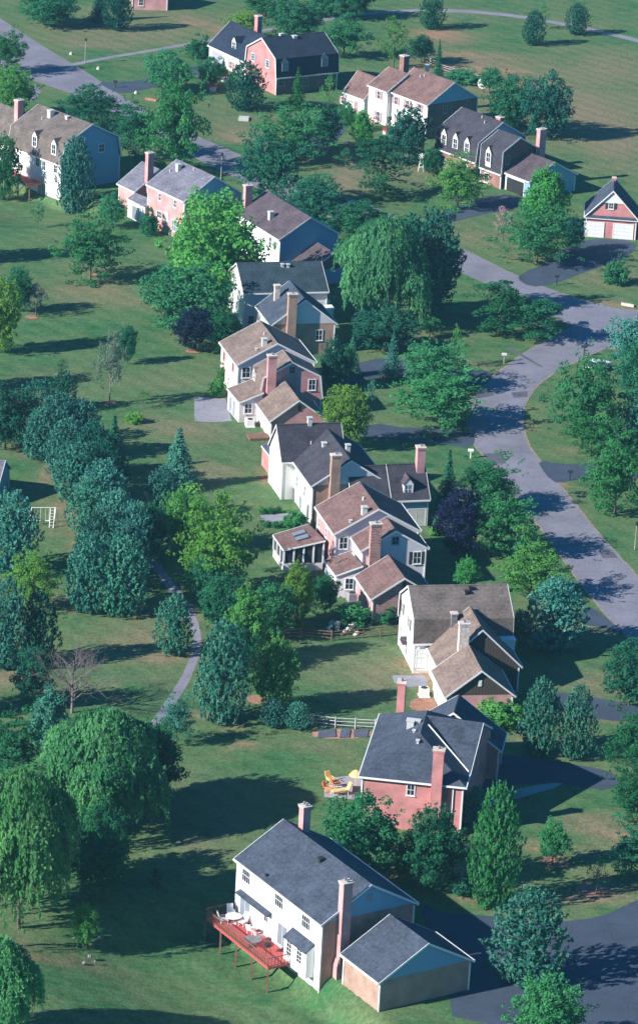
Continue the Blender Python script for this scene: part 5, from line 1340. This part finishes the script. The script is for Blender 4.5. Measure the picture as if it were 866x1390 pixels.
# ------------------------------------------------------------------ poles, boxes, ornaments
def pole(px, py, top, label, lamp=True):
    p = G(px, py); z = 0
    while proj((p.x, p.y, z))[1] > top: z += .05
    R = root('lamp_post', p, 0, label, 'lamp post', 'lamp posts along the street')
    m = MB(); m.tube([p, p+Z3*(z-.5)], [.09,.06], 8); m.build('pole', 'weathered timber', R)
    m = MB(); m.tube([p+Z3*(z-.5), p+Z3*(z-.45), p+Z3*(z-.1), p+Z3*z], [.10,.22,.20,.05], 8); m.build('lantern', 'black metal', R)
pole(116,86,52,'pale lamp post with a dark lantern where the footpath meets the street, upper left')
pole(861,746,708,'pale lamp post on the verge at the right edge, near the long straight street')
pole(300,246,207,'dark lamp post in the tree shade above the charcoal roofed house')
def mailbox(px, py, mat, label, h=1.15, box='black metal'):
    p = G(px, py); R = root('mailbox', p, .4, label, 'mailbox', 'mailboxes along the street')
    m = MB(); m.box(p, X3, Y3, .07, .07, -.1, h); m.build('post', mat, R)
    m = MB(); m.box(p, X3, Y3, .34, .13, h+.001, h+.2); m.tube([p+Vector((-.34,0,h+.2)), p+Vector((.34,0,h+.2))], .13, 10); m.build('box', box, R)
mailbox(683,496,'weathered timber','timber mailbox at the street edge below the wide spreading trees', 1.4, 'off white metal')
mailbox(755,387,'black metal','dark mailbox at the mouth of the brick garage driveway')
mailbox(638,622,'white plastic','small white mailbox at the street, above the row of street trees', .9, 'white plastic')
mailbox(792,483,'black metal','dark mailbox on the verge at the street bend beside the white car')
mailbox(773,652,'black metal','dark mailbox at the corner of the small side drive on the right', 1.0)
mailbox(157,119,'black metal','dark mailbox by the drive of the navy roofed house', .9)
mailbox(634,556,'weathered timber','low mailbox at the street edge beside the long drive', .8)
for i, (px, py, lb) in enumerate(((97,74,'white stone marker on the grass above the footpath, upper left'),(134,94,'pale marker on the grass island below the footpath'),(185,127,'pale marker on the lawn right of the upper street'),(611,316,'pale marker by the street near the pink blossom tree'))):
    p = G(px, py); m = MB(); m.tube([p-Z3*.1, p+Z3*.25, p+Z3*.45], [.32,.28,.12], 7); solo(m, 'marker_stone', 'pale stone', p, lb, 'stone', 'pale markers by the street')
def logs(px, py, lb, mat='pale stone', l=1.4, th=-.3):
    p = G(px, py); a = Vector((cos(th), sin(th), 0)); m = MB(); m.hexa([p-a*l-Y3*.3, p+a*l-Y3*.3, p+a*l+Y3*.3, p-a*l+Y3*.3], [p-a*l-Y3*.25+Z3*.3, p+a*l-Y3*.25+Z3*.3, p+a*l+Y3*.25+Z3*.3, p-a*l+Y3*.25+Z3*.3])
    solo(m, 'landscape_timber', mat, p, lb, 'timber', 'landscape timbers')
logs(851,415,'pale pink landscape timber lying at the verge on the right edge','pale stone',.9,-.4); logs(205,136,'pinkish timber bed edge on the lawn above the tall feathery tree','mulch',1.0,-.4)
# utility cover on the lawn
p = G(331,162); m = MB(); m.box(p, X3, Y3, .8, 1.1, 0, .28); o = solo(m, 'utility_box', 'off white metal', p, 'flat white utility box on the lawn below the navy roofed house', 'utility box')
# satellite dish
p = G(656,126); R = root('satellite_dish', p, 0, 'white satellite dish on a post behind the white house by the rail fence', 'satellite dish')
m = MB(); m.tube([p, p+Z3*1.2], .07, 8); m.build('mast', 'black metal', R)
m = MB(); ax = Vector((-.35,-.75,.55)).normalized(); e1 = ax.cross(Z3).normalized(); e2 = ax.cross(e1); cpt = p+Z3*1.6
rg = [[cpt+ax*(.28*(r_/1.0)**2)+e1*r_*cos(a)*1.0+e2*r_*sin(a)*1.0 for a in [k*2*pi/18 for k in range(18)]] for r_ in (.02,.4,.75,1.05)]
for A_, B_ in zip(rg, rg[1:]):
    for k in range(18): m.poly([A_[k], A_[(k+1)%18], B_[(k+1)%18], B_[k]]); m.poly([A_[k]-ax*.04, B_[k]-ax*.04, B_[(k+1)%18]-ax*.04, A_[(k+1)%18]-ax*.04])
m.build('reflector', 'white plastic', R)
# ornamental windmill
p = G(571,232); R = root('garden_windmill', p, 0, 'small white ornamental windmill on the lawn left of the dark gambrel house', 'windmill')
m = MB()
for a, b in ((-1,-1),(1,-1),(1,1),(-1,1)): m.tube([p+Vector((a*.42,b*.42,0)), p+Vector((a*.12,b*.12,2.2))], .045, 5)
for z in (.6,1.2,1.8):
    s_ = .42-.3*z/2.2
    for (a, b), (c1, d1) in zip(((-1,-1),(1,-1),(1,1),(-1,1)), ((1,-1),(1,1),(-1,1),(-1,-1))): m.tube([p+Vector((a*s_,b*s_,z)), p+Vector((c1*s_,d1*s_,z))], .03, 4)
m.build('tower', 'white trim', R)
m = MB(); h = p+Vector((0,-.15,2.35)); m.tube([h, h+Y3*.3], .12, 8)
for k in range(8):
    t = k*pi/4; d = Vector((cos(t),0,sin(t))); s_ = Vector((-sin(t),.3,cos(t))).normalized()*.09; m.poly([h+d*.1-s_*.4, h+d*.5-s_, h+d*.5+s_, h+d*.1+s_*.4]); m.poly([h+d*.1-s_*.4-Y3*.02, h+d*.1+s_*.4-Y3*.02, h+d*.5+s_-Y3*.02, h+d*.5-s_-Y3*.02])
m.build('wheel', 'white trim', R)
# flower tubs in front of the navy roofed house
def tub(px, py, lb, big=1.0):
    p = G(px, py); R = root('flower_tub', p, 0, lb, 'flower tub', 'red flower tubs'); m = MB(); m.tube([p, p+Z3*.5*big], [.38*big,.5*big], 10); m.build('tub', 'white plastic', R)
    L = Leaves(); L.clump(Vector((0,0,0)), .62*big, 90, .14, .5); me = L.mesh('flowers'); o = bpy.data.objects.new('flowers', me); COL.objects.link(o); o.parent = R; o.location = (0,0,.75*big); o.material_slots[0].link='OBJECT'; o.material_slots[0].material = M['red flower']
tub(289,124,'white tub of red flowers on the lawn left of the dark rounded conifer', 1.3); tub(304,110,'red flower tub by the cream garage wall', 1.2)
tub(505,168,'red flower tub at the white house front by the oval tree'); tub(523,182,'red and white flower tub in the bed of the white house')
# air conditioners
def ac(px, py, th, mat, lb):
    p = G(px, py); R = root('air_conditioner', p, th, lb, 'air conditioner', 'air conditioner units'); a = Vector((cos(th),sin(th),0)); b = Vector((-sin(th),cos(th),0))
    m = MB(); m.box(p, a, b, .48, .48, .08, .95); m.box(p, a, b, .58, .58, 0, .079); m.build('housing', mat, R)
    m = MB(); m.tube([p+Z3*.951, p+Z3*.99], .36, 14); m.build('fan_grille', 'black metal', R)
ac(*cr('B4',205,750), .2, 'white plastic', 'white air conditioner unit beside the garden bed of the taupe gambrel house')
ac(*cr('B3',425,632), -1.3, 'grey shutter', 'grey air conditioner unit beside the pink brick garage wall of the stepped house')
ac(*cr('B1',268,858), .2, 'white plastic', 'white air conditioner unit at the corner of the pale pink house')
# stones heaped by the split rail fence, and a few in the bed at lower left
def stones(p, n, sx, sy, hz, mat, lb, grp, r0, r1):
    for k in range(n):
        a, b = rnd(-1,1), rnd(-1,1); r_ = rnd(r0, r1); z = T(p.x, p.y)+r_*.45+max(0, hz*(1-a*a-b*b))*rnd(.3,1); c_ = Vector((p.x+a*sx, p.y+b*sy, z)); n_ = 7; m = MB()
        rings = [[c_+Vector((r_*s_*cos(q*2*pi/n_)*rnd(.75,1.15), r_*s_*sin(q*2*pi/n_)*rnd(.75,1.15), zz*r_*rnd(.8,1.2))) for q in range(n_)] for s_, zz in ((.5,-.7),(1,-.1),(.85,.4),(.45,.75))]
        for A_, B_ in zip(rings, rings[1:]):
            for q in range(n_): m.poly([A_[q], A_[(q+1)%n_], B_[(q+1)%n_], B_[q]])
        m.poly(rings[0]); m.poly(rings[-1]); solo(m, 'garden_stone', mat, (c_.x, c_.y, c_.z-r_*.7), lb, 'stone', grp)
stones(G(466,854), 34, 1.7, 1.8, .7, 'pale stone', 'one of the pale pinkish stones heaped behind the dark split rail fence', 'stones heaped behind the fence', .2, .38)
stones(G(103,1292), 14, 2.0, 3.2, .05, 'dark stone', 'one of the dull stones scattered in the bed at the lower left', 'stones in the lower left bed', .12, .26)
# ------------------------------------------------------------------ garden furniture
def chair(p, th, seat, frame, lb, grp, s=1.0, lounge=False):
    a = Vector((cos(th),sin(th),0)); b = Vector((-sin(th),cos(th),0)); R = root('patio_chair', p, th, lb, 'chair', grp)
    z = p.z; ln = .38*s if not lounge else .75*s
    m = MB(); m.box(p, a, b, .3*s, ln, z+.38*s, z+.50*s); m.build('seat', seat, R)
    q = p+b*ln; m = MB(); m.hexa([q-a*.3*s+Z3*(.5*s), q+a*.3*s+Z3*.5*s, q+a*.3*s+b*.10+Z3*.5*s, q-a*.3*s+b*.10+Z3*.5*s], [q-a*.3*s+b*.25*s+Z3*1.1*s, q+a*.3*s+b*.25*s+Z3*1.1*s, q+a*.3*s+b*.35*s+Z3*1.1*s, q-a*.3*s+b*.35*s+Z3*1.1*s]); m.v = [v+Z3*z for v in m.v]; m.build('backrest', seat, R)
    for i in (-1,1):
        for j in (-1,1):
            m = MB(); r_ = p+a*.26*s*i+b*(ln-.05)*j; m.box(r_, X3, Y3, .03, .03, z, z+.379*s); m.build('leg', frame, R)
        m = MB(); m.box(p+a*.33*s*i, a, b, .03, .33*s, z+.62*s, z+.68*s); m.build('armrest', frame, R)
def table(p, r, top, lb, mat='white plastic'):
    R = root('patio_table', p, 0, lb, 'table', 'patio tables'); z = p.z
    m = MB(); m.tube([p+Z3*.70, p+Z3*.75], r, 20); m.build('tabletop', top, R)
    m = MB(); m.tube([p, p+Z3*.70], .05, 8); m.box(p, X3, Y3, .3, .3, z, z+.05); m.build('pedestal', mat, R)
G2 = 'yellow cushioned patio chairs'
for x, y, t, mt, lb in ((448,1063,.6,'yellow plastic','yellow cushioned patio chair at the back left of the brick house patio'),(456,1068,2.0,'orange cushion','orange cushioned patio chair in the middle of the brick house patio'),
                    (446,1076,1.2,'orange cushion','orange cushioned patio chair at the front left corner of the patio')):
    chair(G(x,y)+Z3*.02, t, mt, 'yellow plastic', lb, G2, .95)
chair(G(461,1079)+Z3*.02, -1.2, 'yellow plastic', 'white plastic', 'long yellow lounger at the front of the brick house patio', G2, 1.1, True)
# cream umbrella against the wall
p = G(482,1074); R = root('parasol', p, 0, 'cream parasol at the left wall of the salmon brick house', 'parasol')
m = MB(); m.tube([p, p+Z3*2.3], .03, 8); m.build('pole', 'white trim', R)
m = MB(); m.tube([p+Z3*1.75, p+Z3*2.1, p+Z3*2.35], [.75,.45,.03], 8); m.build('canopy', 'yellow plastic', R); M['cream canvas'] = surf('cream canvas', (.80,.66,.34), .8, .05)
R.children[1].data.materials[0] = M['cream canvas']
p = G(483,1083); R = root('barbecue', p, 0, 'dark barbecue beside the patio of the salmon brick house', 'barbecue')
m = MB(); m.box(p, X3, Y3, .4, .28, .75, 1.0); m.tube([p+Vector((-.4,0,1.0)), p+Vector((.4,0,1.0))], .27, 10); m.build('hood', 'black metal', R)
for i in (-1,1):
    for j in (-1,1): m = MB(); m.box(p+Vector((.34*i,.22*j,0)), X3, Y3, .03, .03, 0, .749); m.build('leg', 'black metal', R)
# white furniture on the bottom deck
D14 = Block('h14')
def dk(u, d): q = D14.P(u, -D14.w-d, 0); return Vector((q.x, q.y, .02))
u0 = -D14.L/2
for u, d, t, lb in ((1.0,1.0,.2,'white chair nearest the far end of the bottom deck'),(1.7,2.1,1.7,'white chair at the outer rail of the bottom deck'),(2.9,.8,-.6,'white chair near the wall on the bottom deck'),(4.6,.9,2.6,'white chair nearest the middle window of the bottom deck'),(6.3,1.0,2.2,'pinkish shaded chair before the glass door on the bottom deck')):
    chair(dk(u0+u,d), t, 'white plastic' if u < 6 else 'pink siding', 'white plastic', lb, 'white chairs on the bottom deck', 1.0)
table(dk(u0+2.1,1.35), .75, 'white plastic', 'white round table among the chairs on the bottom deck')
table(dk(u0+7.0,2.2), .8, 'dark stone', 'dark glass table at the near end of the bottom deck', 'black metal')
p = dk(u0+8.7,1.6); R = root('kettle_barbecue', p, 0, 'round dark barbecue at the near end of the bottom deck', 'barbecue')
m = MB(); m.tube([p+Z3*.55, p+Z3*.75, p+Z3*.95, p+Z3*1.08], [.1,.36,.34,.05], 12); m.build('kettle', 'black metal', R)
for k in range(3): t = k*2.1; m = MB(); m.tube([p+Vector((cos(t)*.3,sin(t)*.3,0)), p+Vector((cos(t)*.15,sin(t)*.15,.6))], .02, 5); m.build('leg', 'black metal', R)
S_ = at(*cr('B3',150,432), 1.0); table(Vector((S_.x,S_.y,.25)), .55, 'yellow plastic', 'orange topped table inside the sunroom')
# swing set
p1, p2 = G(43,712), G(76,712); R = root('swing_set', (p1+p2)/2, 0, 'white framed swing set in the shadow on the left edge lawn', 'swing set')
for p, mt in ((p1,'white trim'),(p2,'white trim')):
    for s_ in (-1,1): m = MB(); m.tube([p+Vector((s_*.2,s_*1.3,0)), p+Z3*2.1], .04, 6); m.build('leg', mt, R)
m = MB(); m.tube([p1+Z3*2.1, p2+Z3*2.1], .045, 6); m.build('crossbar', 'white trim', R)
for f_ in (.3,.65):
    q = p1.lerp(p2, f_); m = MB()
    for s_ in (-.2,.2): m.tube([q+Vector((s_,0,.5)), q+Vector((s_,0,2.1))], .015, 4)
    m.box(q, X3, Y3, .24, .1, .46, .5); m.build('swing', 'white trim', R)
q = p1.lerp(p2,.86); m = MB()
for s_ in (-.25,.25): m.tube([q+Vector((s_,-1.1,0)), q+Vector((s_,0,2.05))], .03, 5)
for k in range(6): m.tube([q+Vector((-.25,-1.1*(1-k/6),.3+.3*k)), q+Vector((.25,-1.1*(1-k/6),.3+.3*k))], .03, 4)
m.build('ladder', 'off white metal', R)
# ------------------------------------------------------------------ parked car at the bend
def car(px, py, th, lb):
    p = G(px, py); R = root('parked_car', p, th, lb, 'car'); a = Vector((cos(th),sin(th),0)); b = Vector((-sin(th),cos(th),0))
    def P(u, v, z): return p+a*u+b*v+Z3*z
    prof = [(-2.2,.35),(-2.25,.75),(-2.1,.95),(-1.3,1.0),(.8,.98),(2.0,.85),(2.2,.6),(2.2,.35)]
    m = MB(); m.hexa([P(u,-.86,z) for u, z in prof], [P(u,.86,z) for u, z in prof]); m.build('body', 'car paint white', R)
    cab = [(-1.7,.98),(-1.2,1.42),(.0,1.45),(.9,.98)]; m = MB(); m.hexa([P(u,-.76 if z < 1.2 else -.62,z) for u, z in cab], [P(u,.76 if z < 1.2 else .62,z) for u, z in cab]); cb = m.build('cabin', 'window glass', R)
    m = MB(); m.hexa([P(-1.15,-.6,1.425), P(-.02,-.6,1.455), P(-.02,.6,1.455), P(-1.15,.6,1.425)], [P(-1.15,-.6,1.47), P(-.02,-.6,1.49), P(-.02,.6,1.49), P(-1.15,.6,1.47)]); m.build('roof_panel', 'car paint white', R)
    for u in (-1.35,1.35):
        for v in (-.8,.8):
            m = MB(); m.tube([P(u,v-.1,.32), P(u,v+.1,.32)], .32, 14); w = m.build('wheel', 'black metal', R); m = MB(); s_ = .106 if v > 0 else -.106; m.tube([P(u,v,.32), P(u,v+s_,.32)], .19, 10); m.build('hubcap', 'off white metal', w)
    for v in (-.6,.6):
        m = MB(); m.box(P(2.2,v,0), a, b, .02, .16, .6, .74); m.build('headlight', 'pale glass', R); m = MB(); m.box(P(-2.23,v,0), a, b, .02, .16, .62, .78); m.build('tail_light', 'red paint', R)
car(810,502,.9,'white car parked at the verge behind the large feathery tree at the street bend')

# ------------------------------------------------------------------ light
AZ, EL = radians(28), radians(29.5)       # shadows run toward AZ; height of the sun
w = bpy.data.worlds.new('World'); scene.world = w; w.use_nodes = True; nt = w.node_tree
sky = nt.nodes.new('ShaderNodeTexSky'); sky.sky_type = 'NISHITA'; sky.sun_disc = False; sky.sun_elevation = EL; sky.sun_rotation = radians(245)
sky.air_density = 1.0; sky.dust_density = .3; sky.ozone_density = 6.0
bg = nt.nodes['Background']; hs = nt.nodes.new('ShaderNodeHueSaturation'); hs.inputs['Saturation'].default_value = 1.35; nt.links.new(sky.outputs[0], hs.inputs['Color']); nt.links.new(hs.outputs[0], bg.inputs[0]); bg.inputs[1].default_value = SKYS
sd = bpy.data.lights.new('sun', 'SUN'); sd.energy = SUNE; sd.angle = radians(.53); sd.color = (1.0, .965, .93)
so = bpy.data.objects.new('sun', sd); COL.objects.link(so)
so.rotation_euler = Vector((cos(AZ)*cos(EL), sin(AZ)*cos(EL), -sin(EL))).to_track_quat('-Z', 'Y').to_euler()
# ------------------------------------------------------------------ air
if HAZE:
    m, nt_, out_ = newmat('haze air'); pv = N(nt_, 'ShaderNodeVolumePrincipled'); pv.inputs['Color'].default_value = (.34,.76,.95,1); pv.inputs['Density'].default_value = HAZE
    pv.inputs['Anisotropy'].default_value = .2; nt_.links.new(pv.outputs[0], out_.inputs['Volume'])
    mb = MB(); mb.hexa([(-3300,-3100,-4.5),(3300,-3100,-4.5),(3300,4300,-4.5),(-3300,4300,-4.5)], [(-3300,-3100,172),(3300,-3100,172),(3300,4300,172),(-3300,4300,172)])
    hz = mb.build('haze', 'haze air'); hz['kind'] = 'stuff'
# ------------------------------------------------------------------ camera
cd = bpy.data.cameras.new('camera'); co = bpy.data.objects.new('camera', cd); COL.objects.link(co); scene.camera = co
cd.sensor_fit = 'VERTICAL'; cd.sensor_height = 36; cd.lens = 36*F/1390; cd.clip_start = 1; cd.clip_end = 20000
co.matrix_world = Matrix.Translation((0,0,CH)) @ Matrix.Rotation(pi/2-PITCH, 4, 'X') @ Matrix.Rotation(-ROLL if False else ROLLSIGN*ROLL, 4, 'Z')
scene.render.engine = 'CYCLES'
vs = scene.view_settings; vs.view_transform = 'Standard'; vs.look = 'None'; vs.gamma = 1; vs.use_curve_mapping = False; vs.exposure = EXPO
